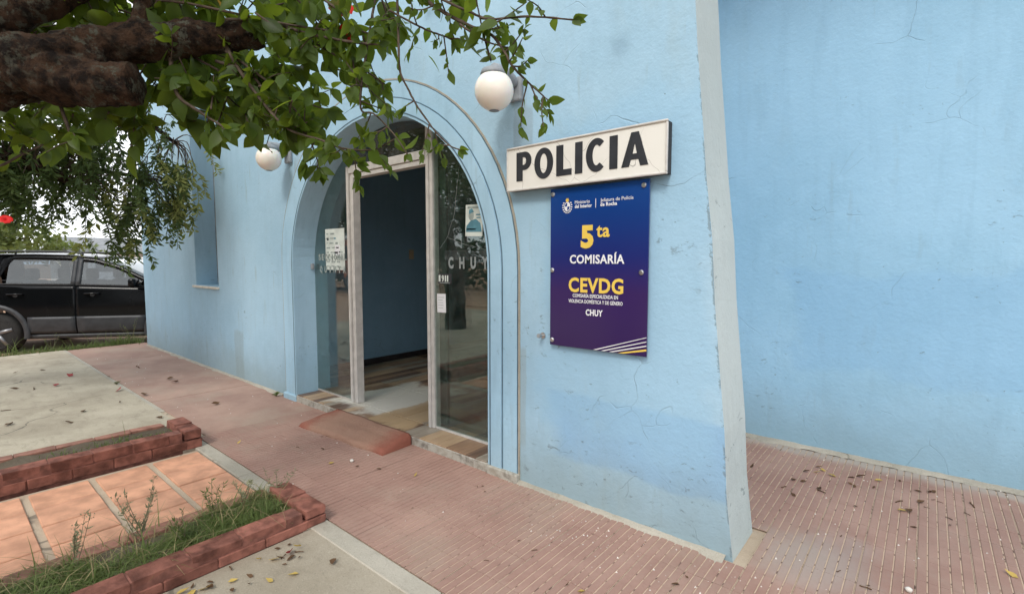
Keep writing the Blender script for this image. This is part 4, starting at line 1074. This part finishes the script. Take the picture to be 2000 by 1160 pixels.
def orient(d, n):
    d = d.normalized(); s = d.cross(n).normalized(); u = s.cross(d); return Matrix((s, d, u)).transposed()
for i, (p, d, n, L) in enumerate(LV[:300]):
    o = hpart('leaf', R.choice(lmes) if (i < 60 or R.random() > .02) else ylw, None)
    o.matrix_basis = Matrix.Translation(p) @ orient(d, n).to_4x4() @ Matrix.Scale(L, 4)
vs, fs = [], []
for (p, d, n, L) in LV[300:]:
    a, f_ = leaf_verts(p, d, n, L, L * R.uniform(.5, .68), R.uniform(.05, .35), R.uniform(.05, .2)); q = len(vs); vs += a; fs += [tuple(i + q for i in t) for t in f_]
o = hpart('foliage', mesh('foliage', vs, fs, True), 'hleaf'); o['kind'] = 'stuff'
def flower(p, d, r):
    vs, fs = [], []
    d = Vector(d).normalized(); a = d.orthogonal().normalized(); b = d.cross(a)
    for k in range(5):
        an = 2 * math.pi * k / 5 + .2; e = (a * math.cos(an) + b * math.sin(an)); s = d.cross(e)
        q = len(vs)
        for (t, w, h) in ((0, .1, 0), (.4, .42, .28), (.8, .62, .36), (1.05, .38, .22)):
            c = p + e * r * t + d * r * h; vs += [c - s * r * w + rvec() * r * .05, c + d * r * .05, c + s * r * w + rvec() * r * .05]
        for j in range(3):
            m_ = q + 3 * j; fs += [(m_, m_ + 1, m_ + 4, m_ + 3), (m_ + 1, m_ + 2, m_ + 5, m_ + 4)]
    tube_data([p, p + d * r * .9], [r * .05, r * .04], 6, vs, fs)
    f = hpart('flower', mesh('flower', vs, fs, True), 'flower')
for p, d, r in (((-1.78, 1.10, 2.36), (.5, -.4, .3), .042), ((-1.72, 1.09, 2.26), (.3, -.5, -.6), .032), ((-2.288, .186, 1.53), (.6, -.1, .5), .016)): flower(Vector(p), d, r)

# ------------------------------------------------------------------ small-leaved tree drooping before the far end of the building
nt_ = empty('drooping_tree', (-7.45, -1.9, -.02), label='small-leaved tree whose sprays droop in front of the far window', cat='tree')
ninv = Matrix.Translation((7.45, 1.9, .02))
def npart(name, me, mat):
    o = link(name, me, nt_, mat); o.matrix_parent_inverse = ninv; return o
def nt_tube(name, pts, rs, n=12, amp=.1):
    P = catmull(pts, 6); rr = []
    for i in range(len(P)):
        u = i / 6; k = min(int(u), len(rs) - 2); f = u - k; rr.append(rs[k] * (1 - f) + rs[k + 1] * f)
    vs, fs = tube_data(P, rr, n)
    for i, p in enumerate(P):
        for k in range(n): v = vs[i * n + k]; vs[i * n + k] = p + (v - p) * (1 + amp * mnoise.noise(v * 6))
    npart(name, mesh(name, vs, fs, True), 'bark'); return P
nt_tube('trunk', [(-7.45, -1.9, -.3), (-7.4, -1.85, .8), (-7.45, -1.7, 1.6), (-7.4, -1.5, 2.2), (-7.3, -1.0, 2.9)], [.24, .2, .18, .16, .12], 16, .15)
limbs = [[(-7.43, -1.6, 1.9), (-7.25, -.9, 2.3), (-7.1, -.1, 2.45), (-6.95, .6, 2.40), (-6.9, 1.1, 2.2)],
         [(-7.4, -1.5, 2.2), (-7.2, -.5, 2.9), (-7.0, .6, 3.2), (-6.9, 1.5, 3.1), (-6.9, 2.0, 2.8)],
         [(-7.1, -.1, 2.45), (-7.3, .6, 2.5), (-7.4, 1.2, 2.45), (-7.3, 1.8, 2.4)],
         [(-7.3, -1.0, 2.9), (-6.6, -.4, 3.5), (-6.3, .4, 3.7), (-6.3, 1.2, 3.4)],
         [(-7.3, -1.0, 2.9), (-8.2, -.6, 3.4), (-8.8, .3, 3.5), (-8.9, 1.1, 3.0)]]
lrs = [[.15, .13, .11, .08, .03], [.12, .1, .07, .05, .02], [.07, .05, .035, .015], [.1, .07, .05, .02], [.1, .07, .05, .02]]
LP = []
for l, r_ in zip(limbs, lrs): LP.append(nt_tube('limb', l, r_, 10, .25))
# a spray: a drooping stem with paired lance leaves
def spray(L, npairs, blossom=False):
    vs, fs = [], []
    P = catmull([(0, 0, 0), (.10 * L, 0, -.25 * L), (.14 * L, 0, -.65 * L), (.12 * L, 0, -L)], 5)
    tube_data(P, [.003] * len(P), 4, vs, fs)
    for k in range(npairs):
        p = P[min(len(P) - 1, 2 + int(k * (len(P) - 3) / npairs))]
        for s in (-1, 1):
            a = R.uniform(0, 6.28); d = Vector((math.cos(a) * .8, math.sin(a) * .8, -R.uniform(.3, 1.0))); LL = R.uniform(.055, .095)
            st_ = p + d.normalized() * .01
            a_, f_ = leaf_verts(st_, d, rvec(), LL, LL * R.uniform(.28, .38), R.uniform(0, .3)); q = len(vs); vs += a_; fs += [tuple(i + q for i in t) for t in f_]
    return mesh('leaf_spray', vs, fs)
sprays = [spray(R.uniform(.3, .45), R.randint(14, 20)) for _ in range(6)]
for s_ in sprays: s_.materials.append(M['nleaf'])
spp = []
for s_ in sprays[:3]:
    c = s_.copy(); c.materials.clear(); c.materials.append(M['nleaf_p']); spp.append(c)
def put_spray(p, pale=False, sc=1):
    o = npart('leaf_spray', R.choice(spp if pale else sprays), None)
    o.location = p; o.rotation_euler = (R.uniform(-.35, .35), R.uniform(-.35, .35), R.uniform(0, 6.28)); o.scale = (sc, sc, sc * R.uniform(.8, 1.15))
cnt = 0
tv, tf = [], []
# (centre, spread, count, share of pale sprays)
for c, s_, n_, pale in (((-7.0, 1.35, 2.5), (.25, .38, .16), 42, .10), ((-6.95, 1.85, 2.45), (.25, .25, .22), 40, .75), ((-6.9, 2.02, 2.15), (.15, .12, .12), 16, .75), ((-7.15, 1.65, 2.05), (.2, .2, .12), 22, .12),
                      ((-7.2, 1.62, 1.80), (.2, .16, .10), 16, .1), ((-6.95, .75, 2.5), (.3, .35, .15), 40, .0), ((-7.0, .2, 2.55), (.3, .35, .2), 60, .0), ((-7.1, .5, 2.35), (.3, .35, .15), 50, .0), ((-7.0, 1.1, 2.55), (.3, .35, .2), 40, .0), ((-7.15, 1.0, 2.1), (.25, .25, .08), 12, .0), ((-7.2, .6, 2.15), (.2, .25, .08), 10, 0), ((-6.9, 1.5, 3.0), (.4, .5, .2), 44, .1)):
    for k in range(n_):
        p = Vector((R.gauss(c[0], s_[0]), R.gauss(c[1], s_[1]), R.gauss(c[2], s_[2])))
        if p.y > 2.22: continue
        put_spray(p, R.random() < pale, R.uniform(.75, 1.1)); cnt += 1
        best = min((q for l in LP for q in l), key=lambda q: (q - p).length)
        if (best - p).length < 1.1:
            mid = (best + p) / 2 + Vector((0, 0, .08)) + rvec() * .05
            tube_data(catmull([best, mid, p], 4), [.009, .008, .007, .006, .005, .005, .004, .004, .003], 4, tv, tf)
o = npart('twigs', mesh('twigs', tv, tf), 'twig'); o['kind'] = 'stuff'
# upper crown beyond the frame
vs, fs = [], []
for k in range(15000):
    a = R.uniform(0, 6.28); r_ = 2.0 * math.sqrt(R.random()); p = Vector((-7.3 + r_ * math.cos(a), -.3 + r_ * math.sin(a) * 1.0, 3.4 + R.gauss(0, .45)))
    if p.y > 2.2 or (p.z < 2.75): continue
    L = R.uniform(.07, .11); a_, f_ = leaf_verts(p, rvec() + Vector((0, 0, -.5)), rvec(), L, L * .36); q = len(vs); vs += a_; fs += [tuple(i + q for i in t) for t in f_]
o = npart('crown', mesh('crown', vs, fs), 'nleaf'); o['kind'] = 'stuff'

# ------------------------------------------------------------------ trees beyond
def far_tree(x, y, h, rx, rz, n, mat, label, group=None, leaf=.16, trunk=.15):
    T = empty('background_tree', (x, y, -.24), label=label, cat='tree', group=group)
    P = catmull([(0, 0, -.1), (.1, .1, h * .35), (-.05, .15, h * .65)], 4); vs, fs = tube_data(P, [trunk * (1 - .6 * i / len(P)) for i in range(len(P))], 8)
    for k in range(6):
        d = rvec(); d.z = abs(d.z) + .3; a = P[-3]; tube_data([a, a + d * rx * .5, a + d * rx * .8 + Vector((0, 0, rz * .3))], [trunk * .4, trunk * .25, trunk * .1], 6, vs, fs)
    link('trunk', mesh('trunk', vs, fs, True), T, 'twig')
    vs, fs = [], []; cl = [(Vector((R.gauss(0, .45) * rx, R.gauss(0, .45) * rx, h - rz + R.gauss(0, .42) * rz)), R.uniform(.18, .34)) for _ in range(26)]
    for k in range(n):
        c, s_ = R.choice(cl); p = c + Vector((R.gauss(0, s_ * rx), R.gauss(0, s_ * rx), R.gauss(0, s_ * rz * .8)))
        if p.z < .3: continue
        L = leaf * R.uniform(.6, 1.3); a_, f_ = leaf_verts(p, rvec(), rvec(), L, L * .55); q = len(vs); vs += a_; fs += [tuple(i + q for i in t) for t in f_]
    o = link('crown', mesh('crown', vs, fs), T, mat); o['kind'] = 'stuff'
far_tree(-34.5, 2.2, 3.9, 2.4, 1.25, 4200, 'tleaf', 'sunlit yellow-green tree behind the roof of the black car', leaf=.24)
far_tree(-37, 5.2, 2.7, 1.8, .6, 1600, 'tleaf', 'low green tree behind the bonnet of the black car', leaf=.22)
G2 = 'trees across the road mirrored in the door glass'
for (x, y, h) in ((-9.5, -17, 7), (-16, -18.5, 8), (-23, -17.5, 7.5), (-3, -19, 7), (-6.2, -16, 5), (-12.6, -16, 5.4), (1.5, -17, 6.5)): far_tree(x, y, h, 2.8, 2.6, 3600, 'dleaf', 'dark leafy tree across the road mirrored in the door glass', G2, .26, .25)

vs, fs = [], []
for k in range(9000):
    x = R.uniform(-42, 12); p = Vector((x, -15.2 + R.gauss(0, .5), -.2 + (2.6 + .9 * mnoise.noise((x * .35, 0, 0))) * R.random() ** .7)); L = R.uniform(.2, .42)
    a_, f_ = leaf_verts(p, rvec(), rvec(), L, L * .6); q = len(vs); vs += a_; fs += [tuple(i + q for i in t) for t in f_]
o = tag(link('scrub_thicket', mesh('scrub_thicket', vs, fs), None, 'dleaf'), 'dark scrub thicket across the earth road mirrored in the glass', kind='stuff'); o['category'] = 'scrub'
# ------------------------------------------------------------------ house, van and lorry in the distance
H_ = empty('distant_house', (-38.5, 9.2, -.24), rad(8), label='low pale house with a grey sheet roof far behind the car', cat='house')
bm = bmesh.new(); box_bm(bm, -2, 2, -4, 4, 0, 2.2); link('wall', bmmesh('wall', bm), H_, 'house')
link('roof', mesh('roof', [(-2.4, -4.4, 2.1), (2.4, -4.4, 2.1), (2.4, 4.4, 2.1), (-2.4, 4.4, 2.1), (0, -4.4, 3.0), (0, 4.4, 3.0)], [(0, 1, 4), (1, 2, 5, 4), (2, 3, 5), (3, 0, 4, 5), (0, 3, 2, 1)]), H_, 'roof')
for yy in (-2.4, 0, 2.4):
    bm = bmesh.new(); box_bm(bm, 1.98, 2.03, yy - .6, yy + .6, .9, 1.8); w_ = link('window', bmmesh('window', bm), H_, 'dark')
V = empty('parked_van', (-31.0, 7.3, -.24), rad(60), label='small white van parked far behind the black car', cat='van')
prof = [(-1.9, .3), (1.9, .3), (1.95, .9), (1.2, 1.05), (.7, 1.75), (-1.85, 1.8), (-1.92, .8)]
me = fix(curve_mesh('body', [prof], .8, .04)); 
for v in me.vertices: v.co = (v.co.x, v.co.z, v.co.y)
link('body', fix(me), V, 'van')
for sx in (-1.15, 1.2):
    for sy in (-.78, .78):
        vs, fs = tube_data([(sx, sy - .1, .3), (sx, sy + .1, .3)], [.3, .3], 16); link('wheel', mesh('wheel', vs, fs), V, 'tyre')
for sy in (-.845, .845):
    bm = bmesh.new(); box_bm(bm, -1.6, .6, sy - .01, sy + .01, 1.1, 1.6); link('window', bmmesh('window', bm), V, 'car_glass')
Lr = empty('orange_lorry', (-24.5, -10.2, -.24), rad(8), label='orange lorry standing on the earth road mirrored in the left pane', cat='lorry')
bm = bmesh.new(); box_bm(bm, 1.4, 3.2, -1.1, 1.1, .7, 2.7, .12, 2); link('cab', bmmesh('cab', bm), Lr, 'truck_o')
bm = bmesh.new(); box_bm(bm, -3.6, 1.3, -1.15, 1.15, 1.0, 2.5, .03); link('cargo_box', bmmesh('cargo_box', bm), Lr, 'truck_o')
bm = bmesh.new(); box_bm(bm, -3.5, 3.1, -.5, .5, .6, .98); link('chassis', bmmesh('chassis', bm), Lr, 'dark')
bm = bmesh.new(); box_bm(bm, 1.7, 2.9, -1.12, 1.12, 1.75, 2.4, .02); box_bm(bm, 3.15, 3.215, -.95, .95, 1.7, 2.45); link('windows', bmmesh('windows', bm), Lr, 'dark')
for sx in (-2.6, -1.5, 2.3):
    for sy in (-1.0, 1.0):
        vs, fs = tube_data([(sx, sy - .15, .5), (sx, sy + .15, .5)], [.5, .5], 18); w_ = link('wheel', mesh('wheel', vs, fs), Lr, 'tyre')
        vs, fs = tube_data([(sx, sy - .16, .5), (sx, sy + .16, .5)], [.25, .25], 14); link('rim', mesh('rim', vs, fs), w_, 'truck_g')

# ------------------------------------------------------------------ black estate car
CS = 1.07
car = empty('parked_car', (-12.45, .78, -.24), rad(52), label='dusty black sport utility car parked beyond the far corner of the building', cat='car')
car.scale = (CS, CS, CS)
CW = 1.80
def ip(tbl, x):
    if x <= tbl[0][0]: return tbl[0][1]
    for (a, b), (c, d) in zip(tbl, tbl[1:]):
        if x <= c: return b + (d - b) * (x - a) / (c - a)
    return tbl[-1][1]
ROOF = [(-.98, 1.38), (-.9, 1.55), (-.7, 1.63), (-.2, 1.665), (.5, 1.67), (1.0, 1.655), (1.4, 1.61), (1.75, 1.50), (2.1, 1.32), (2.5, 1.115)]
BELT = [(-1.0, 1.16), (0, 1.145), (1.1, 1.125), (2.2, 1.085), (2.5, 1.08)]
def yo(x, z):            # how far the skin sits inboard of the widest line
    y = .0
    if z < .45: y += .035 * (.45 - z) / .2
    if z > .8: y += .03 * (z - .8) / .35
    if z > 1.13: y += .12 * (z - 1.13) / .52
    if x > 2.6: y += .28 * ((x - 2.6) / .9) ** 2
    if x < -.5: y += .10 * ((-.5 - x) / .5) ** 2
    return y
def skin(name, x0, x1, lo, hi, mat, side, off=0., nx=14, nz=8, par=None, th=.012):
    vs, fs = [], []
    for i in range(nx + 1):
        x = x0 + (x1 - x0) * i / nx; a = lo(x); b = hi(x)
        for j in range(nz + 1):
            z = a + (b - a) * j / nz; y = yo(x, z) - off
            vs.append((x, y if side == 0 else CW - y, z))
    for i in range(nx):
        for j in range(nz):
            q = i * (nz + 1) + j; f = (q, q + nz + 1, q + nz + 2, q + 1); fs.append(f if side == 0 else f[::-1])
    me = mesh(name, vs, fs, True); o = link(name, me, par or car, mat)
    if mat != 'car_glass': so_ = o.modifiers.new('thickness', 'SOLIDIFY'); so_.thickness = th; so_.offset = -1
    return o
k_ = lambda c: (lambda x: c)
belt = lambda x: ip(BELT, x); roof = lambda x: ip(ROOF, x)
def arch_low(cx, base, r=.415):
    def f(x):
        d = abs(x - cx)
        return max(base, .335 + math.sqrt(max(0, r * r - d * d))) if d < r else base
    return f
SILL = .30
for sd_ in (0, 1):
    rl = lambda x: min(roof(x) - .055, 9)
    rd = skin('rear_door', .06, 1.145, arch_low(0, SILL), lambda x: belt(x) - .004, 'paint', sd_, nx=26, nz=12)
    fd = skin('front_door', 1.157, 2.22, k_(SILL), lambda x: belt(x) - .004, 'paint', sd_, nx=20, nz=12)
    skin('rear_quarter', -.98, .052, arch_low(0, .42), lambda x: belt(x) - .004, 'paint', sd_, nx=40, nz=12)
    skin('front_wing', 2.23, 3.46, arch_low(2.63, .36), lambda x: min(belt(x), ip([(2.2, 1.07), (2.7, 1.02), (3.2, .93), (3.46, .78)], x)), 'paint', sd_, nx=40, nz=10)
    for (a, b, p_) in ((.46, 1.14, rd), (1.162, 2.2, fd)):
        skin('lower_cladding', a, b, k_(.325), k_(.60), 'clad', sd_, .012, 8, 6, p_, .01)
    skin('sill_cover', .42, 2.24, k_(.235), k_(.30), 'clad', sd_, .004, 10, 2)
    # windows and pillars
    skin('window', .16, 1.085, lambda x: belt(x) + .02, lambda x: min(rl(x) - .06, belt(x) + .02 + max(0, (x - .02)) * 2.4), 'car_glass', sd_, -.012, 16, 6, rd, .004)
    skin('window', 1.215, 2.13, lambda x: belt(x) + .02, lambda x: max(rl(x) - .06, belt(x) + .025), 'car_glass', sd_, -.012, 20, 6, fd, .004)
    skin('window', -.72, .06, lambda x: belt(x) + .03 , lambda x: max(belt(x) + .035, min(rl(x) - .07, belt(x) + .03 + (x + .80) * 2.6) - max(0, x + .06) * 1.9), 'car_glass', sd_, -.012, 12, 5, None, .004)
    skin('window_frame', .02, 1.15, lambda x: min(rl(x) - .062, belt(x) + .02 + max(0, (x - .02)) * 2.4), lambda x: rl(x) + .02, 'paint', sd_, 0, 18, 2, rd)
    skin('window_frame', 1.152, 2.36, lambda x: max(rl(x) - .062, belt(x) + .02), lambda x: max(rl(x) + .02, belt(x) + .03), 'paint', sd_, 0, 20, 2, fd)
    skin('window_frame', -.9, .02, lambda x: max(belt(x) + .03, rl(x) - .075), lambda x: rl(x) + .02, 'paint', sd_, 0, 12, 2)
    skin('pillar', 1.08, 1.148, belt, rl, 'clad', sd_, .002, 2, 6, rd); skin('pillar', 1.152, 1.22, belt, rl, 'clad', sd_, .002, 2, 6, fd)
    skin('pillar', -.05, .25, lambda x: max(belt(x), belt(x) + (x - .02) * 2.4), lambda x: min(rl(x), belt(x) + .14 + max(0, x + .05) * 2.4), 'paint', sd_, 0, 8, 5)
    skin('pillar', -.97, -.60, belt, lambda x: max(belt(x) + .01, min(rl(x), roof(x) - .06)), 'paint', sd_, -.002, 6, 6)
    # belt strip, handles
    skin('belt_strip', .06, 1.145, lambda x: belt(x) - .004, lambda x: belt(x) + .02, 'black', sd_, .004, 8, 1, rd); skin('belt_strip', 1.157, 2.22, lambda x: belt(x) - .004, lambda x: belt(x) + .02, 'black', sd_, .004, 8, 1, fd)
    for (hx, p_) in ((.30, rd), (1.40, fd)):
        y = -.03 if sd_ == 0 else CW + .03; yb = .02 if sd_ == 0 else CW - .02
        vs, fs = tube_data(catmull([(hx - .11, yb, .975), (hx - .08, y, .98), (hx + .08, y, .98), (hx + .11, yb, .975)], 3), [.016] * 10, 8); link('handle', mesh('handle', vs, fs, True), p_, 'paint')
        vs, fs = tube_data([(hx + .0, yb - (.012 if sd_ == 0 else -.012), .962), (hx, yb, .962)], [.035, .035], 14); link('handle_recess', mesh('handle_recess', vs, fs), p_, 'clad')
    # wheel arches and wheels
    for wx in (0, 2.63):
        vs, fs = [], []; n_ = 20
        for i in range(n_ + 1):
            a = rad(-12 + 204 * i / n_)
            for (rr_, oo) in ((.405, .005), (.41, .022), (.475, .020), (.485, .0)):
                px_, pz_ = wx + rr_ * math.cos(a), .335 + rr_ * math.sin(a); y = yo(px_, max(.45, pz_)) - oo; vs.append((px_, y if sd_ == 0 else CW - y, pz_))
        for i in range(n_):
            for j in range(3): q = 4 * i + j; fs.append((q, q + 4, q + 5, q + 1))
        link('wheel_arch', mesh('wheel_arch', vs, fs, True), car, 'clad')
        yc = .13 if sd_ == 0 else CW - .13
        Wh = link('wheel', None, car); Wh.location = (wx, yc, .335); Wh.empty_display_size = .1
        s = -1 if sd_ == 0 else 1
        vs, fs = tube_data([(0, -.11, 0), (0, -.10, 0), (0, -.06, 0), (0, .06, 0), (0, .10, 0), (0, .11, 0)], [.235, .30, .335, .335, .30, .235], 32); link('tyre', mesh('tyre', vs, fs, True), Wh, 'tyre')
        bm = bmesh.new()
        vs, fs = tube_data([(0, s * .112, 0), (0, s * .09, 0), (0, s * .07, 0)], [.24, .225, .215], 28, cap=False)
        tube_data([(0, s * .06, 0), (0, s * .104, 0)], [.06, .05], 14, vs, fs)
        for q in range(5):
            a = 2 * math.pi * q / 5 + .3; tube_data([(0, s * .095, 0), (.23 * math.cos(a), s * .098, .23 * math.sin(a))], [.042, .03], 6, vs, fs)
        bm.free(); link('rim', mesh('rim', vs, fs, True), Wh, 'rim')
    y = .0 if sd_ == 0 else CW
    # mirror
    bm = bmesh.new(); box_bm(bm, 2.02, 2.14, (-.20 if sd_ == 0 else CW + .02), (-.02 if sd_ == 0 else CW + .20), 1.08, 1.24, .045, 3); link('mirror', bmmesh('mirror', bm, True), car, 'paint')
    # roof rail
    yr = .21 if sd_ == 0 else CW - .21
    vs, fs = tube_data(catmull([(-.75, yr, 1.60), (-.6, yr, 1.665), (.3, yr, 1.69), (1.0, yr, 1.675), (1.2, yr, 1.635)], 4), [.016] * 17, 7); link('roof_rail', mesh('roof_rail', vs, fs, True), car, 'clad')
# roof, screens, bonnet, ends, floor
def loft(name, rows, mat, n=10):
    vs, fs = [], []
    for (x, z, inset, crown) in rows:
        for k in range(n + 1):
            u = k / n; vs.append((x, inset + (CW - 2 * inset) * u, z + crown * (1 - (2 * u - 1) ** 2)))
    for i in range(len(rows) - 1):
        for k in range(n): q = i * (n + 1) + k; fs.append((q, q + n + 1, q + n + 2, q + 1))
    o = link(name, mesh(name, vs, fs, True), car, mat); so_ = o.modifiers.new('thickness', 'SOLIDIFY'); so_.thickness = .012; return o
loft('roof', [(x, roof(x) - .035, .165, .035) for x in (-.90, -.7, -.4, 0, .5, 1.0, 1.3, 1.45)], 'paint')
loft('windscreen', [(x, roof(x) - .035, ins, .03) for x, ins in ((1.46, .165), (1.75, .14), (2.1, .11), (2.48, .09))], 'car_glass')
loft('bonnet', [(2.5, 1.06, .10, .02), (2.8, 1.02, .10, .035), (3.2, .94, .16, .035), (3.44, .80, .28, .02), (3.48, .5, .3, 0), (3.42, .25, .3, 0)], 'paint')
loft('tailgate', [(-.90, 1.52, .17, .02), (-.98, 1.2, .12, 0), (-1.0, .8, .11, 0), (-1.0, .35, .12, 0)], 'paint')
bm = bmesh.new(); box_bm(bm, -.95, 3.4, .12, CW - .12, .22, .34); link('floor_pan', bmmesh('floor_pan', bm), car, 'black')
bm = bmesh.new(); box_bm(bm, 2.15, 3.3, .42, CW - .42, .34, 1.0); link('engine_bay', bmmesh('engine_bay', bm), car, 'black')
for sx in (.35, 1.25):
    for sy in (.48, 1.3):
        bm = bmesh.new(); box_bm(bm, sx, sx + .5, sy - .24, sy + .24, .4, .62, .05, 2); box_bm(bm, sx - .12, sx + .06, sy - .24, sy + .24, .55, 1.2, .06, 2); box_bm(bm, sx - .13, sx - .03, sy - .13, sy + .13, 1.2, 1.4, .04, 2); link('seat', bmmesh('seat', bm, True), car, 'seat')
bm = bmesh.new(); box_bm(bm, 2.0, 2.4, .15, CW - .15, .7, 1.06, .04, 2); link('dashboard', bmmesh('dashboard', bm), car, 'seat')
vs, fs = tube_data([(1.92 + .05 * math.sin(a), 1.28 + .18 * math.cos(a), 1.0 + .18 * math.sin(a)) for a in [2 * math.pi * k / 20 for k in range(21)]], [.014] * 21, 6); link('steering_wheel', mesh('steering_wheel', vs, fs, True), car, 'black')

# ------------------------------------------------------------------ litter on the ground
def litter_mesh(kind, seed):
    rr = random.Random(seed)
    if kind == 'twigbit':
        P = catmull([(-.5, 0, .03), (-.1, .06 * rr.uniform(-1, 1), .08), (.3, .1 * rr.uniform(-1, 1), .05), (.5, 0, .06)], 3); vs, fs = tube_data(P, [.04 + .03 * rr.random() for _ in P], 5); return mesh('fallen_bit', vs, fs, True)
    a, f_ = leaf_verts(Vector((0, -.5, .12)), Vector((0, 1, rr.uniform(-.1, .1))), Vector((rr.uniform(-.4, .4), 0, 1)), 1, rr.uniform(.3, .55), rr.uniform(-.5, .3), rr.uniform(.1, .5))
    a = [v + Vector((rr.uniform(-.05, .05), 0, rr.uniform(0, .08))) for v in a]; mz = min(v.z for v in a); a = [Vector((v.x, v.y, v.z - mz + .01)) for v in a]
    return mesh('fallen_leaf', a, f_, True)
LM = {}
for mt in ('dry_brown', 'dry_yellow', 'dry_red'):
    LM[mt] = [litter_mesh('leaf', s) for s in (1, 2, 3, 4)] + ([litter_mesh('twigbit', 5), litter_mesh('twigbit', 6)] if mt == 'dry_brown' else [])
    for m_ in LM[mt]: m_.materials.append(M[mt])
def litter(x, y, z, size, mt, label, group):
    me = R.choice(LM[mt]); o = link('fallen_leaf', me, None, loc=(x, y, z)); o.rotation_euler = (R.uniform(-.15, .15), R.uniform(-.15, .15), R.uniform(0, 6.28)); o.scale = (size, size, size)
    tag(o, label, 'leaf', group)
gA, lA = 'brown litter by the recessed wall', 'small dry brown leaf scrap on red tiles near the recessed wall'
for k in range(26): litter(R.gauss(-.30, .33), R.gauss(3.62, .25), .002, R.uniform(.025, .06), 'dry_brown', lA, gA)
for k in range(14): litter(R.uniform(-.3, .6), R.uniform(2.5, 4.0), .002, R.uniform(.015, .045), 'dry_brown', lA, gA)
lB, gB = 'dry yellow leaf on the red tiles near the recessed wall', 'yellow leaves by the recessed wall'
for p in ((-.48, 3.80), (-.42, 3.74), (-.05, 3.46), (.35, 3.05), (-.18, 3.85), (-.5, 3.74)): litter(*p, .003, .05, 'dry_yellow', lB, gB)
lC, gC = 'small dark leaf scrap on the ribbed tiles before the front wall', 'dark scraps on the front pavement'
for k in range(22): litter(R.uniform(-3.8, -.5), R.uniform(1.45, 2.25), .003, R.uniform(.015, .04), 'dry_brown', lC, gC)
for p in ((-1.06, 1.72), (-2.5, 2.0), (-4.0, 1.50), (-3.1, 1.75)): litter(*p, .003, .04, 'dry_yellow', 'single yellow leaf on the ribbed pavement', 'yellow leaves on the ribbed pavement')
lD, gD = 'curled brown leaf on the worn driveway or plain red pavement', 'brown leaves on driveway and far pavement'
for k in range(20): litter(R.uniform(-8.8, -4.9), R.uniform(.2, 2.2), .006, R.uniform(.05, .10), 'dry_brown', lD, gD)
for p in ((-6.6, 1.30), (-7.4, .9), (-7.9, 1.1)): litter(*p, .008, .10, 'dry_red', 'wilted red flower lying on the worn driveway', 'wilted red flowers on the driveway')
litter(-2.27, 1.06, .0, .085, 'dry_red', 'crumpled pink-red flower on concrete beside the near planter end', None)
litter(-2.28, 1.10, .012, .05, 'dry_yellow', 'yellow petal beside the crumpled red flower', None)
lE, gE = 'yellow fallen leaf on the concrete beside the near planter', 'yellow leaves on the concrete apron'
for k in range(11): litter(-2.36 + abs(R.gauss(0, .10)), R.uniform(.5, 1.0), .0, R.uniform(.03, .06), 'dry_yellow', lE, gE)
lF, gF = 'brown leaf scrap on the concrete beside the near planter', 'brown scraps on the concrete apron'
for k in range(24): litter(-2.38 + abs(R.gauss(0, .16)), R.uniform(.45, 1.1), .0, R.uniform(.02, .05), 'dry_brown', lF, gF)
litter(-2.06, 1.16, .0, .055, 'dry_brown', 'single dark curled leaf at the kerb edge of the concrete', None)
# grit: pale crumbs
bm = bmesh.new()
vs, fs = [], []
for k in range(240):
    if k < 90: x, y = R.uniform(-1.6, -.3), R.uniform(1.9, 2.3)
    elif k < 170: x, y = R.uniform(-.6, 1.2), R.uniform(2.4, 4.15)
    else: x, y = R.uniform(-9, -2), R.uniform(1.4, 2.3)
    r_ = R.uniform(.0015, .006); q = len(vs)
    vs += [Vector((x, y, .001 + r_ * 1.3)), Vector((x + r_, y, .001)), Vector((x - r_ * .6, y + r_, .001)), Vector((x - r_ * .6, y - r_, .001))]; fs += [(q, q + 1, q + 2), (q, q + 2, q + 3), (q, q + 3, q + 1)]
tag(link('grit', mesh('grit', vs, fs), None, 'stone'), 'pale crumbs of grit scattered on the pavement', kind='stuff')['category'] = 'grit'
vs, fs = tube_data([(0, 0, 0), (0, 0, .012), (0, 0, .018)], [.011, .014, .006], 10)
tag(link('pebble', mesh('pebble', vs, fs, True), None, 'stone', (.0, 2.62, .001)), 'round white pebble on the red tiles right of the wall corner', 'pebble')
tag(link('pebble', mesh('pebble', vs, fs, True), None, 'stone', (-3.02, 1.86, .001)), 'white pebble at the front corner of the red ramp step', 'pebble')
